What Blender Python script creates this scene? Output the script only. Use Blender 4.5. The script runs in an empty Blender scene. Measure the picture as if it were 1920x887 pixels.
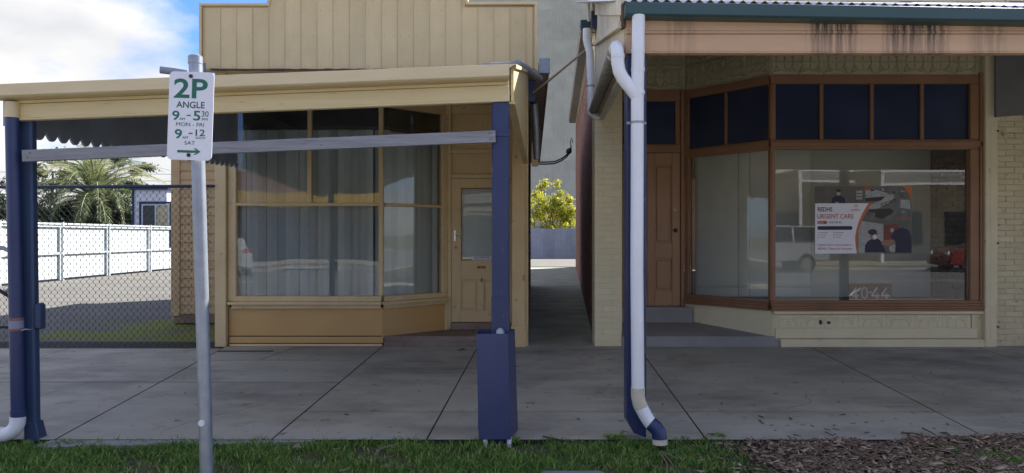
import bpy, bmesh, math, random
import numpy as np
from mathutils import Vector, Matrix
random.seed(7); rng = np.random.default_rng(7)
R = math.radians
scene = bpy.context.scene
COL = scene.collection
# ------------------------------------------------------------------ camera
F = 1320.0; CZ = 1.45
cam_data = bpy.data.cameras.new('camera'); cam = bpy.data.objects.new('camera', cam_data); COL.objects.link(cam)
cam_data.sensor_width = 36; cam_data.lens = 36*F/1920; cam_data.clip_start = .05; cam_data.clip_end = 3000
cam.location = (0, 0, CZ); cam.rotation_euler = (R(90), 0, 0)
scene.camera = cam
# ------------------------------------------------------------------ sun, sky, exposure
SUN_AZ = 48; SUN_EL = 40            # azimuth from +Y towards +X
sd = bpy.data.lights.new('sun', 'SUN'); sd.energy = 5.0; sd.angle = R(.53); sd.color = (1, .95, .86)
so = bpy.data.objects.new('sun', sd); COL.objects.link(so)
to_sun = Vector((math.sin(R(SUN_AZ))*math.cos(R(SUN_EL)), math.cos(R(SUN_AZ))*math.cos(R(SUN_EL)), math.sin(R(SUN_EL))))
so.rotation_euler = to_sun.to_track_quat('Z', 'Y').to_euler(); so.location = (20, 20, 40)
w = bpy.data.worlds.new('World'); scene.world = w; w.use_nodes = True
nt = w.node_tree; nt.nodes.clear()
def N(t, **k):
    n = nt.nodes.new(t)
    for a, b in k.items(): setattr(n, a, b)
    return n
L = lambda a, b: nt.links.new(a, b)
sky = N('ShaderNodeTexSky', sky_type='NISHITA', sun_disc=False, sun_elevation=R(SUN_EL), sun_rotation=R(SUN_AZ))
sky.air_density = 1.2; sky.dust_density = .6; sky.ozone_density = 2.5
tc = N('ShaderNodeTexCoord'); mp = N('ShaderNodeMapping'); mp.inputs['Scale'].default_value = (1, 1, 2.1); mp.inputs['Location'].default_value = (2.2, .1, .9)
no = N('ShaderNodeTexNoise'); no.inputs['Scale'].default_value = 2.3; no.inputs['Detail'].default_value = 9; no.inputs['Roughness'].default_value = .53
L(tc.outputs['Generated'], mp.inputs[0]); L(mp.outputs[0], no.inputs['Vector'])
cr = N('ShaderNodeValToRGB'); cr.color_ramp.elements[0].position = .43; cr.color_ramp.elements[1].position = .55
L(no.outputs[0], cr.inputs[0])
no2 = N('ShaderNodeTexNoise'); no2.inputs['Scale'].default_value = 3.5; no2.inputs['Detail'].default_value = 6
L(mp.outputs[0], no2.inputs['Vector'])
cc = N('ShaderNodeValToRGB'); cc.color_ramp.elements[0].position = .35; cc.color_ramp.elements[1].position = .65
cc.color_ramp.elements[0].color = (2.5, 2.6, 2.8, 1); cc.color_ramp.elements[1].color = (4.15, 4.05, 3.95, 1)
L(no2.outputs[0], cc.inputs[0])
hs = N('ShaderNodeMixRGB', blend_type='MULTIPLY'); hs.inputs[0].default_value = 1; hs.inputs[2].default_value = (.36, .52, .92, 1); L(sky.outputs[0], hs.inputs[1])
mx = N('ShaderNodeMixRGB'); L(cr.outputs[0], mx.inputs[0]); L(hs.outputs[0], mx.inputs[1]); L(cc.outputs[0], mx.inputs[2])
bg = N('ShaderNodeBackground'); bg.inputs['Strength'].default_value = .088; L(mx.outputs[0], bg.inputs[0])
wo = N('ShaderNodeOutputWorld'); L(bg.outputs[0], wo.inputs[0])
vs = scene.view_settings; vs.view_transform = 'Standard'; vs.look = 'None'; vs.gamma = 1; vs.exposure = 1.7; vs.use_curve_mapping = False
scene.cycles.max_bounces = 8; scene.cycles.transparent_max_bounces = 24

def X(px, Y): return (px-960)*Y/F
def Z(py, Y): return CZ+(443.5-py)*Y/F

# ------------------------------------------------------------------ materials
def principled(name):
    m = bpy.data.materials.new(name); m.use_nodes = True
    t = m.node_tree; b = t.nodes['Principled BSDF']
    return m, t, b
MATS = {}
def mat(name, c1, c2=None, scale=2.5, rough=.65, bump=.12, bscale=45, stretch=(1,1,1), metal=0, rand=0, specks=0,
        speck_col=(.05,.04,.03), speck_scale=14, spec=.4, detail=6, trans=0, streaks=0, streak_col=(.08,.07,.06)):
    m, t, b = principled(name)
    n = lambda k: t.nodes.new(k); l = t.links.new
    if c2 is None: c2 = tuple(x*.86 for x in c1)
    geo = n('ShaderNodeNewGeometry'); mp = n('ShaderNodeMapping'); mp.inputs['Scale'].default_value = stretch
    l(geo.outputs['Position'], mp.inputs[0])
    vec = mp.outputs[0]
    oi = n('ShaderNodeObjectInfo')
    if rand:
        ad = n('ShaderNodeVectorMath'); ad.operation = 'ADD'; sc = n('ShaderNodeVectorMath'); sc.operation = 'SCALE'
        cx = n('ShaderNodeCombineXYZ'); l(oi.outputs['Random'], cx.inputs[0]); l(oi.outputs['Random'], cx.inputs[1])
        l(cx.outputs[0], sc.inputs[0]); sc.inputs['Scale'].default_value = 37
        l(vec, ad.inputs[0]); l(sc.outputs[0], ad.inputs[1]); vec = ad.outputs[0]
    n1 = n('ShaderNodeTexNoise'); n1.inputs['Scale'].default_value = scale; n1.inputs['Detail'].default_value = detail
    n1.inputs['Roughness'].default_value = .6
    l(vec, n1.inputs['Vector'])
    r = n('ShaderNodeMapRange'); r.inputs[1].default_value = .3; r.inputs[2].default_value = .7; l(n1.outputs[0], r.inputs[0])
    mix = n('ShaderNodeMixRGB'); mix.inputs[1].default_value = (*c1, 1); mix.inputs[2].default_value = (*c2, 1); l(r.outputs[0], mix.inputs[0])
    col = mix.outputs[0]
    if rand:
        mr = n('ShaderNodeMapRange'); mr.inputs[3].default_value = 1-rand; mr.inputs[4].default_value = 1+rand; l(oi.outputs['Random'], mr.inputs[0])
        mm = n('ShaderNodeVectorMath'); mm.operation = 'SCALE'; l(col, mm.inputs[0]); l(mr.outputs[0], mm.inputs['Scale']); col = mm.outputs[0]
    if specks:
        n2 = n('ShaderNodeTexNoise'); n2.inputs['Scale'].default_value = speck_scale; n2.inputs['Detail'].default_value = 5; n2.inputs['Roughness'].default_value = .7
        l(vec, n2.inputs['Vector'])
        r2 = n('ShaderNodeMapRange'); r2.inputs[1].default_value = .72-.22*specks; r2.inputs[2].default_value = .80-.2*specks; l(n2.outputs[0], r2.inputs[0])
        m2 = n('ShaderNodeMixRGB'); m2.inputs[2].default_value = (*speck_col, 1); l(r2.outputs[0], m2.inputs[0]); l(col, m2.inputs[1]); col = m2.outputs[0]
    if streaks:
        mp3 = n('ShaderNodeMapping'); mp3.inputs['Scale'].default_value = (9, 9, .5); l(geo.outputs['Position'], mp3.inputs[0])
        n3 = n('ShaderNodeTexNoise'); n3.inputs['Scale'].default_value = 1.6; n3.inputs['Detail'].default_value = 6; l(mp3.outputs[0], n3.inputs['Vector'])
        r3 = n('ShaderNodeMapRange'); r3.inputs[1].default_value = .5; r3.inputs[2].default_value = .8; r3.inputs[4].default_value = streaks; l(n3.outputs[0], r3.inputs[0])
        m3 = n('ShaderNodeMixRGB'); m3.inputs[2].default_value = (*streak_col, 1); l(r3.outputs[0], m3.inputs[0]); l(col, m3.inputs[1]); col = m3.outputs[0]
    l(col, b.inputs['Base Color'])
    b.inputs['Roughness'].default_value = rough; b.inputs['Metallic'].default_value = metal
    b.inputs['Specular IOR Level'].default_value = spec
    if bump:
        nb = n('ShaderNodeTexNoise'); nb.inputs['Scale'].default_value = bscale; nb.inputs['Detail'].default_value = 4; l(vec, nb.inputs['Vector'])
        bp = n('ShaderNodeBump'); bp.inputs['Strength'].default_value = bump; bp.inputs['Distance'].default_value = .01; l(nb.outputs[0], bp.inputs['Height']); l(bp.outputs[0], b.inputs['Normal'])
    if trans:
        tr = n('ShaderNodeBsdfTranslucent'); l(col, tr.inputs[0]); ms = n('ShaderNodeMixShader'); ms.inputs[0].default_value = trans
        l(b.outputs[0], ms.inputs[1]); l(tr.outputs[0], ms.inputs[2]); l(ms.outputs[0], t.nodes['Material Output'].inputs[0])
    MATS[name] = m
    return m
def glass(name, wav=.0, tint=(.9,.93,.92), gain=1.0, wscale=1.2):
    m, t, b = principled(name); t.nodes.remove(b)
    n = lambda k: t.nodes.new(k); l = t.links.new
    fr = n('ShaderNodeFresnel'); fr.inputs[0].default_value = 1.5
    ml = n('ShaderNodeMath'); ml.operation = 'MULTIPLY'; ml.inputs[1].default_value = gain; ml.use_clamp = True; l(fr.outputs[0], ml.inputs[0])
    gl = n('ShaderNodeBsdfGlossy'); gl.inputs['Roughness'].default_value = 0
    tr = n('ShaderNodeBsdfTransparent'); tr.inputs[0].default_value = (*tint, 1)
    mx = n('ShaderNodeMixShader'); l(ml.outputs[0], mx.inputs[0]); l(tr.outputs[0], mx.inputs[1]); l(gl.outputs[0], mx.inputs[2])
    if wav:
        geo = n('ShaderNodeNewGeometry'); nb = n('ShaderNodeTexNoise'); nb.inputs['Scale'].default_value = wscale; nb.inputs['Detail'].default_value = 1
        l(geo.outputs['Position'], nb.inputs['Vector']); bp = n('ShaderNodeBump'); bp.inputs['Strength'].default_value = 1; bp.inputs['Distance'].default_value = wav
        l(nb.outputs[0], bp.inputs['Height']); l(bp.outputs[0], gl.inputs['Normal'])
    df = n('ShaderNodeBsdfDiffuse'); df.inputs[0].default_value = (.6,.6,.56,1)
    g2 = n('ShaderNodeNewGeometry'); mp = n('ShaderNodeMapping'); mp.inputs['Scale'].default_value = (1.5,1.5,.7); nd = n('ShaderNodeTexNoise'); nd.inputs['Scale'].default_value = 3; nd.inputs['Detail'].default_value = 8; nd.inputs['Roughness'].default_value = .7
    l(g2.outputs['Position'], mp.inputs[0]); l(mp.outputs[0], nd.inputs['Vector']); rr = n('ShaderNodeMapRange'); rr.inputs[1].default_value = .35; rr.inputs[2].default_value = .8; rr.inputs[3].default_value = .01; rr.inputs[4].default_value = .06; l(nd.outputs[0], rr.inputs[0])
    m3 = n('ShaderNodeMixShader'); l(rr.outputs[0], m3.inputs[0]); l(mx.outputs[0], m3.inputs[1]); l(df.outputs[0], m3.inputs[2])
    l(m3.outputs[0], t.nodes['Material Output'].inputs[0]); MATS[name] = m; return m
def blades(name, ca, cb, cc_, rough=.6, trans=.35):
    m, t, b = principled(name); n = lambda k: t.nodes.new(k); l = t.links.new
    at = n('ShaderNodeAttribute'); at.attribute_name = 'tint'
    ramp = n('ShaderNodeValToRGB'); e = ramp.color_ramp.elements; e[0].color = (*ca, 1); e[1].color = (*cc_, 1); x = e.new(.55); x.color = (*cb, 1)
    l(at.outputs['Fac'], ramp.inputs[0]); l(ramp.outputs[0], b.inputs['Base Color']); b.inputs['Roughness'].default_value = rough
    tr = n('ShaderNodeBsdfTranslucent'); l(ramp.outputs[0], tr.inputs[0]); ms = n('ShaderNodeMixShader'); ms.inputs[0].default_value = trans
    l(b.outputs[0], ms.inputs[1]); l(tr.outputs[0], ms.inputs[2]); l(ms.outputs[0], t.nodes['Material Output'].inputs[0]); MATS[name] = m; return m
M = MATS
mat('cream_paint', (.68,.50,.26), (.59,.425,.21), rough=.5, bump=.08, specks=.38, speck_col=(.2,.13,.06), speck_scale=9, streaks=.12, streak_col=(.3,.2,.1))
mat('cream_trim', (.68,.53,.30), (.59,.45,.245), rough=.45, bump=.07, streaks=.1, streak_col=(.3,.2,.1), specks=.42, speck_col=(.2,.13,.06), speck_scale=16)
mat('cream_cladding', (.66,.52,.29), (.59,.455,.245), rough=.5, bump=.06, rand=.05, streaks=.14, streak_col=(.36,.26,.15), specks=.25, speck_col=(.3,.2,.1), speck_scale=10)
mat('beige_fascia', (.68,.56,.35), (.61,.49,.29), rough=.45, bump=.04, specks=.25, speck_col=(.25,.19,.12), speck_scale=8, stretch=(1,1,6))
mat('cream_fascia', (.68,.56,.31), (.60,.48,.25), rough=.5, bump=.06, specks=.45, speck_col=(.22,.14,.08), speck_scale=5, stretch=(1,1,10))
mat('tan_panel', (.58,.365,.145), (.51,.315,.12), rough=.45, bump=.03, specks=.2, speck_col=(.3,.18,.08), scale=1.2)
mat('post_blue', (.034,.062,.135), (.036,.058,.11), rough=.45, bump=.1, bscale=16, stretch=(1,1,.3), specks=.2, speck_col=(.07,.08,.13))
mat('navy_paint', (.016,.028,.105), (.024,.036,.095), rough=.38, bump=.14, bscale=16, stretch=(1,1,.3), specks=.5, speck_col=(.13,.14,.17), speck_scale=24, spec=.5, streaks=.3, streak_col=(.045,.05,.09))
mat('blue_paint', (.022,.038,.12), (.016,.030,.10), rough=.35, bump=.1, bscale=30, specks=.22, speck_col=(.12,.13,.2), speck_scale=20, spec=.5)
mat('blue_steel', (.036,.050,.14), (.046,.058,.135), rough=.42, bump=.04, scale=2.5, streaks=.25, streak_col=(.03,.035,.07), specks=.26, speck_col=(.2,.2,.3), speck_scale=25, spec=.5)
mat('weathered_wood', (.30,.30,.32), (.20,.20,.215), rough=.8, bump=.35, bscale=30, scale=6, stretch=(.6,1,9), specks=.3, speck_scale=3)
mat('blue_grey_board', (.27,.31,.38), (.20,.225,.27), rough=.8, bump=.1)  # even blue-grey of the scalloped end board and rafters
mat('galvanised', (.34,.37,.41), (.25,.275,.315), rough=.42, metal=.55, bump=.06, scale=12, specks=.3, speck_col=(.16,.16,.17))
mat('galv_roof', (.50,.51,.52), (.40,.41,.42), rough=.45, metal=.5, bump=.03, specks=.3, speck_col=(.3,.2,.12))
mat('sheet_edge', (.07,.06,.075), (.04,.035,.045), rough=.9)
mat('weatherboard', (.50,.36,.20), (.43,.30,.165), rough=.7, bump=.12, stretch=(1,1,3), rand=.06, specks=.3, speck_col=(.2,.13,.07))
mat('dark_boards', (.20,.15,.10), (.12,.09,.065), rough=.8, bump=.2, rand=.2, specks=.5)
mat('white_pvc', (.80,.81,.85), (.72,.73,.75), rough=.3, bump=.02, scale=3, streaks=.16, streak_col=(.4,.36,.28), specks=.22, speck_col=(.45,.4,.3), speck_scale=7, spec=.5)
mat('grey_pvc', (.30,.32,.36), (.25,.27,.30), rough=.35, bump=.02, spec=.5)
mat('dirty_pvc', (.66,.62,.50), (.50,.46,.36), rough=.5, bump=.1, scale=14)
mat('salmon_paint', (.60,.33,.215), (.55,.30,.19), rough=.5, bump=.05, specks=.15, speck_col=(.3,.18,.12))
mat('brown_trim', (.31,.165,.085), (.245,.125,.065), rough=.45, bump=.06, stretch=(1,1,1), specks=.2, speck_col=(.12,.06,.03))
mat('brown_door', (.40,.215,.105), (.34,.18,.088), rough=.42, bump=.04, spec=.45)
mat('navy_pane', (.012,.02,.052), (.03,.045,.10), rough=.24, bump=.02, bscale=3, scale=.9, detail=2, specks=.15, speck_col=(.1,.1,.12), speck_scale=30, spec=.45)  # paler blue patches in the colour stand in for a soft sheen
mat('teal_gutter', (.042,.088,.092), (.03,.07,.078), rough=.4, bump=.03, scale=1, specks=.3, speck_col=(.02,.035,.04), stretch=(1,1,4))
mat('cream_brick', (.64,.56,.36), (.54,.46,.28), rough=.6, bump=.3, bscale=25, rand=.05, specks=.5, speck_col=(.16,.11,.07), speck_scale=7)
mat('cream_mortar', (.56,.49,.33), (.46,.39,.25), rough=.8, bump=.3, specks=.5)
mat('pier_brick_paint', (.72,.64,.43), (.66,.58,.38), rough=.55, bump=.15, bscale=25, rand=.03, specks=.25, speck_col=(.25,.18,.1), speck_scale=6)
mat('cream_plaster', (.74,.65,.43), (.66,.57,.37), rough=.55, bump=.08, specks=.33, speck_col=(.14,.10,.07), speck_scale=8)
mat('peeling_cream', (.66,.60,.46), (.52,.47,.37), rough=.7, bump=.2, specks=.6, speck_col=(.22,.18,.14), stretch=(1,1,.3), speck_scale=12)
mat('pressed_metal', (.50,.45,.30), (.42,.37,.24), rough=.5, bump=.08, specks=.2)
mat('red_brick', (.42,.22,.15), (.28,.14,.10), rough=.85, bump=.4, rand=.2, scale=5, specks=.3, speck_col=(.3,.24,.2))
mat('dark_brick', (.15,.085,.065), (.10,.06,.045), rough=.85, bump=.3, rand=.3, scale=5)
mat('red_mortar', (.30,.24,.20), (.2,.155,.13), rough=.9, bump=.3)
mat('concrete_slab', (.43,.405,.335), (.325,.305,.25), rough=.82, bump=.22, bscale=120, scale=1.1, rand=.05, specks=.42, speck_col=(.075,.065,.06), speck_scale=5, detail=10)
mat('lane_slab', (.38,.38,.32), (.21,.235,.15), rough=.85, bump=.25, scale=1.6, rand=.08, specks=.5, speck_col=(.04,.05,.03))
mat('joint_dirt', (.035,.032,.028), (.02,.02,.018), rough=.95)
mat('step_concrete', (.30,.29,.28), (.24,.235,.23), rough=.7, bump=.1, scale=2)
mat('step_stone', (.19,.135,.105), (.27,.21,.17), rough=.8, bump=.3, scale=5, specks=.5)
mat('soil', (.055,.042,.03), (.03,.024,.018), rough=.95, bump=.5, scale=9)
mat('verge_soil', (.085,.085,.04), (.06,.045,.03), rough=.95, bump=.5, scale=9)
mat('asphalt', (.17,.165,.16), (.14,.135,.13), rough=.85, bump=.3, bscale=150, scale=.8, specks=.2)
mat('far_ground', (.10,.11,.06), (.14,.12,.08), rough=.95, scale=.4)
mat('white_line', (.75,.75,.72), (.6,.6,.57), rough=.7, specks=.4, speck_col=(.15,.15,.15))
mat('yellow_line', (.55,.33,.05), (.45,.28,.06), rough=.7, specks=.6, speck_col=(.2,.18,.15))
mat('white_steel', (.46,.50,.51), (.41,.45,.46), rough=.4, bump=.02, rand=.03, scale=1)
mat('white_rail', (.5,.55,.57), (.45,.5,.53), rough=.4, bump=.02)
mat('galv_fence', (.36,.40,.47), (.27,.31,.38), rough=.45, metal=.3, rand=.15, scale=1.5, streaks=.3, streak_col=(.2,.22,.26))
mat('wire', (.035,.04,.045), (.05,.05,.05), rough=.5, metal=.4)
mat('rail_navy', (.015,.025,.07), (.02,.03,.08), rough=.5)
mat('tower_concrete', (.50,.485,.41), (.38,.365,.31), rough=.9, scale=.45, bump=.1, bscale=3, rand=.05, specks=.2, speck_col=(.30,.28,.25), speck_scale=.6, streaks=.5, streak_col=(.27,.26,.22))
mat('bark', (.16,.12,.09), (.09,.07,.055), rough=.9, bump=.5, scale=6)
mat('green_plastic', (.12,.22,.20), (.10,.19,.17), rough=.5)
mat('lid_grey', (.20,.21,.21), (.14,.15,.15), rough=.7, bump=.2)
mat('blind_fabric', (.66,.72,.74), (.58,.64,.66), rough=.7, bump=.03, rand=.28, trans=.12)
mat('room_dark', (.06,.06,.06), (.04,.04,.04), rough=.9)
mat('room_grey', (.66,.66,.58), (.62,.62,.55), rough=.8, scale=1, bump=.02)
mat('room_white', (.78,.78,.70), (.74,.74,.66), rough=.6, bump=.01)
mat('display_floor', (.05,.07,.12), (.04,.06,.10), rough=.6)
mat('brass', (.35,.26,.13), (.2,.15,.08), rough=.4, metal=.8)
mat('dark_metal', (.03,.03,.03), (.05,.045,.04), rough=.5, metal=.5)
mat('chrome', (.6,.6,.6), (.5,.5,.5), rough=.2, metal=1)
mat('sign_white', (.70,.71,.76), (.66,.67,.72), rough=.35, bump=.01, specks=.08, speck_col=(.4,.38,.35), speck_scale=18)
mat('sign_green', (.015,.14,.085), (.02,.12,.08), rough=.4, bump=0)
mat('sign_green_dark', (.02,.085,.07), (.02,.075,.06), rough=.4, bump=0)
mat('poster_white', (.84,.83,.86), (.82,.81,.85), rough=.5, bump=0)
mat('black_print', (.015,.015,.02), None, rough=.5, bump=0)
mat('red_print', (.52,.085,.05), None, rough=.5, bump=0)
mat('orange_print', (.62,.17,.05), None, rough=.5, bump=0)
mat('grey_print', (.30,.30,.32), (.2,.2,.22), rough=.5, bump=0)
mat('photo_grey', (.17,.18,.17), (.10,.10,.10), rough=.5, bump=0, scale=9)
mat('photo_tan', (.15,.13,.11), (.11,.10,.09), rough=.5, bump=0, scale=6)
mat('photo_navy', (.02,.022,.06), (.015,.015,.04), rough=.5, bump=0)
mat('photo_skin', (.32,.18,.12), None, rough=.5, bump=0)
mat('photo_hair', (.04,.03,.025), None, rough=.5, bump=0)
mat('photo_hair_red', (.22,.05,.03), None, rough=.5, bump=0)
mat('photo_mask', (.35,.42,.50), None, rough=.5, bump=0)
mat('photo_white', (.45,.46,.44), (.3,.3,.29), rough=.5, bump=0, scale=20)
mat('plate_brown', (.19,.085,.035), (.15,.065,.028), rough=.4, bump=0)
mat('tape_red', (.26,.11,.10), None, rough=.5)
mat('tape_white', (.24,.26,.34), None, rough=.5)
mat('rust', (.14,.07,.045), (.07,.04,.03), rough=.9, bump=.3, scale=30)
mat('lichen_gutter', (.22,.22,.20), (.14,.13,.11), rough=.85, bump=.3, specks=.9, speck_col=(.42,.40,.32), speck_scale=30, scale=10)
mat('conduit', (.38,.29,.19), (.28,.21,.14), rough=.5)
mat('rubber', (.02,.02,.02), None, rough=.7)
mat('car_silver', (.42,.44,.47), None, rough=.3, metal=.2, bump=0)
mat('car_white', (.75,.76,.78), None, rough=.2, bump=0)
mat('car_red', (.20,.014,.014), None, rough=.2, bump=0)
mat('car_glass', (.02,.025,.03), None, rough=.08, bump=0)
mat('tail_red', (.4,.01,.01), None, rough=.3, bump=0)
mat('opp_cream', (.62,.55,.42), (.55,.48,.36), rough=.7)
mat('opp_brick', (.22,.12,.09), (.17,.09,.07), rough=.8, scale=8)
mat('opp_yellow', (.48,.31,.04), (.44,.29,.04), rough=.6)
mat('opp_grey', (.22,.21,.19), (.17,.16,.15), rough=.8)
mat('leaf_litter', (.06,.045,.03), (.10,.07,.045), rough=.9, bump=0)
mat('chips', (.24,.16,.108), (.115,.08,.055), rough=.9, bump=0, scale=30, detail=2)
mat('chips_pale', (.46,.36,.26), (.30,.22,.15), rough=.9, bump=0, scale=30, detail=2)
mat('twig', (.24,.19,.13), (.16,.12,.08), rough=.9)
mat('moss', (.10,.12,.02), (.06,.08,.015), rough=.95, bump=.5, scale=8)
mat('hut_white', (.62,.64,.68), (.57,.59,.63), rough=.5)
mat('curtain', (.5,.45,.28), (.35,.3,.22), rough=.8, scale=4)
blades('grass_blade', (.06,.13,.02), (.17,.32,.05), (.46,.46,.18))
blades('leaf_yellow', (.10,.13,.015), (.42,.42,.04), (.75,.68,.08), trans=.5)
blades('leaf_gum', (.025,.035,.018), (.05,.07,.03), (.10,.12,.06), trans=.3)
blades('leaf_palm', (.035,.06,.02), (.13,.17,.06), (.42,.42,.24), trans=.4)
blades('leaf_dark', (.012,.022,.008), (.025,.045,.015), (.06,.09,.03), trans=.25)
glass('shop_glass', wav=.002, gain=.95, wscale=.6, tint=(.95,.96,.95))
glass('old_glass', wav=.005, gain=1.15, wscale=.9, tint=(.95,.96,.95))
# salmon fascia with black water stains
def stain_mat():
    m = mat('salmon_fascia', (.60,.395,.245), (.53,.345,.21), rough=.55, bump=.05, stretch=(1,1,4))
    t = m.node_tree; n = lambda k: t.nodes.new(k); l = t.links.new; b = t.nodes['Principled BSDF']
    src = b.inputs['Base Color'].links[0].from_socket
    geo = n('ShaderNodeNewGeometry'); sep = n('ShaderNodeSeparateXYZ'); l(geo.outputs['Position'], sep.inputs[0])
    # vertical drip noise
    mp = n('ShaderNodeMapping'); mp.inputs['Scale'].default_value = (34, 1, 1.7); l(geo.outputs['Position'], mp.inputs[0])
    nz = n('ShaderNodeTexNoise'); nz.inputs['Scale'].default_value = 1; nz.inputs['Detail'].default_value = 7; nz.inputs['Roughness'].default_value = .65; l(mp.outputs[0], nz.inputs['Vector'])
    tot = None
    for cx_, hw, pw in ((2.28, .17, 1.0), (2.86, .22, 1.1), (3.37, .12, .5), (1.2, .1, .35), (4.1, .2, .3)):
        d = n('ShaderNodeMath'); d.operation = 'SUBTRACT'; d.inputs[1].default_value = cx_; l(sep.outputs[0], d.inputs[0])
        a = n('ShaderNodeMath'); a.operation = 'ABSOLUTE'; l(d.outputs[0], a.inputs[0])
        r = n('ShaderNodeMapRange'); r.inputs[1].default_value = hw*.7; r.inputs[2].default_value = hw*1.25; r.inputs[3].default_value = pw; r.inputs[4].default_value = 0; l(a.outputs[0], r.inputs[0])
        if tot is None: tot = r.outputs[0]
        else:
            s = n('ShaderNodeMath'); s.operation = 'ADD'; l(tot, s.inputs[0]); l(r.outputs[0], s.inputs[1]); tot = s.outputs[0]
    # fades downwards from the gutter
    rz = n('ShaderNodeMapRange'); rz.inputs[1].default_value = 2.80; rz.inputs[2].default_value = 2.96; rz.inputs[3].default_value = .50; rz.inputs[4].default_value = 1.0; l(sep.outputs[2], rz.inputs[0])
    mu = n('ShaderNodeMath'); mu.operation = 'MULTIPLY'; l(tot, mu.inputs[0]); l(rz.outputs[0], mu.inputs[1])
    th = n('ShaderNodeMapRange'); th.inputs[1].default_value = .40; th.inputs[2].default_value = .54; l(nz.outputs[0], th.inputs[0])
    m2 = n('ShaderNodeMath'); m2.operation = 'MULTIPLY'; l(mu.outputs[0], m2.inputs[0]); l(th.outputs[0], m2.inputs[1]); m2.use_clamp = True
    mx = n('ShaderNodeMixRGB'); mx.inputs[2].default_value = (.05,.036,.036, 1); l(m2.outputs[0], mx.inputs[0]); l(src, mx.inputs[1]); l(mx.outputs[0], b.inputs['Base Color'])
stain_mat()
def slab_detail():
    m = MATS['concrete_slab']; t = m.node_tree; n = lambda k: t.nodes.new(k); l = t.links.new; b = t.nodes['Principled BSDF']
    src = b.inputs['Base Color'].links[0].from_socket; geo = n('ShaderNodeNewGeometry')
    def layer(src, sc, st, lo, hi, col, amt, det=8, rough=.7):
        mp = n('ShaderNodeMapping'); mp.inputs['Scale'].default_value = st; l(geo.outputs['Position'], mp.inputs[0])
        nz = n('ShaderNodeTexNoise'); nz.inputs['Scale'].default_value = sc; nz.inputs['Detail'].default_value = det; nz.inputs['Roughness'].default_value = rough; l(mp.outputs[0], nz.inputs['Vector'])
        r = n('ShaderNodeMapRange'); r.inputs[1].default_value = lo; r.inputs[2].default_value = hi; r.inputs[4].default_value = amt; l(nz.outputs[0], r.inputs[0])
        mx = n('ShaderNodeMixRGB'); mx.inputs[2].default_value = (*col, 1); l(r.outputs[0], mx.inputs[0]); l(src, mx.inputs[1]); return mx.outputs[0]
    src = layer(src, .55, (1, 1.6, 1), .46, .66, (.14,.12,.10), .7)
    src = layer(src, 1.3, (.5, 2.2, 1), .52, .70, (.43,.41,.37), .6)
    src = layer(src, 3.2, (1, 1, 1), .60, .70, (.13,.10,.075), .45)
    vo = n('ShaderNodeTexVoronoi'); vo.inputs['Scale'].default_value = 3.1; vo.inputs['Randomness'].default_value = 1; l(geo.outputs['Position'], vo.inputs['Vector'])
    r = n('ShaderNodeMapRange'); r.inputs[1].default_value = .035; r.inputs[2].default_value = .055; r.inputs[3].default_value = .7; r.inputs[4].default_value = 0; l(vo.outputs['Distance'], r.inputs[0])
    mx = n('ShaderNodeMixRGB'); mx.inputs[2].default_value = (.07,.065,.06,1); l(r.outputs[0], mx.inputs[0]); l(src, mx.inputs[1]); l(mx.outputs[0], b.inputs['Base Color'])
slab_detail()
# yard asphalt with mossy patches
def yard_mat():
    m = mat('yard_concrete', (.125,.12,.11), (.09,.087,.08), rough=.9, bump=.3, scale=1, specks=.2)
    t = m.node_tree; n = lambda k: t.nodes.new(k); l = t.links.new; b = t.nodes['Principled BSDF']
    src = b.inputs['Base Color'].links[0].from_socket
    geo = n('ShaderNodeNewGeometry'); nz = n('ShaderNodeTexNoise'); nz.inputs['Scale'].default_value = .9; nz.inputs['Detail'].default_value = 8; nz.inputs['Roughness'].default_value = .65; l(geo.outputs['Position'], nz.inputs['Vector'])
    sep = n('ShaderNodeSeparateXYZ'); l(geo.outputs['Position'], sep.inputs[0])
    rx = n('ShaderNodeMapRange'); rx.inputs[1].default_value = -8.2; rx.inputs[2].default_value = -5.2; rx.inputs[3].default_value = -.12; rx.inputs[4].default_value = .16; l(sep.outputs[0], rx.inputs[0])
    ry = n('ShaderNodeMapRange'); ry.inputs[1].default_value = 12.2; ry.inputs[2].default_value = 15.5; ry.inputs[3].default_value = 0; ry.inputs[4].default_value = -.4; l(sep.outputs[1], ry.inputs[0])
    a = n('ShaderNodeMath'); l(nz.outputs[0], a.inputs[0]); l(rx.outputs[0], a.inputs[1]); a2 = n('ShaderNodeMath'); l(a.outputs[0], a2.inputs[0]); l(ry.outputs[0], a2.inputs[1])
    th = n('ShaderNodeMapRange'); th.inputs[1].default_value = .5; th.inputs[2].default_value = .62; l(a2.outputs[0], th.inputs[0])
    mx = n('ShaderNodeMixRGB'); mx.inputs[2].default_value = (.12,.145,.014, 1); l(th.outputs[0], mx.inputs[0]); l(src, mx.inputs[1]); l(mx.outputs[0], b.inputs['Base Color'])
yard_mat()

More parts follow.
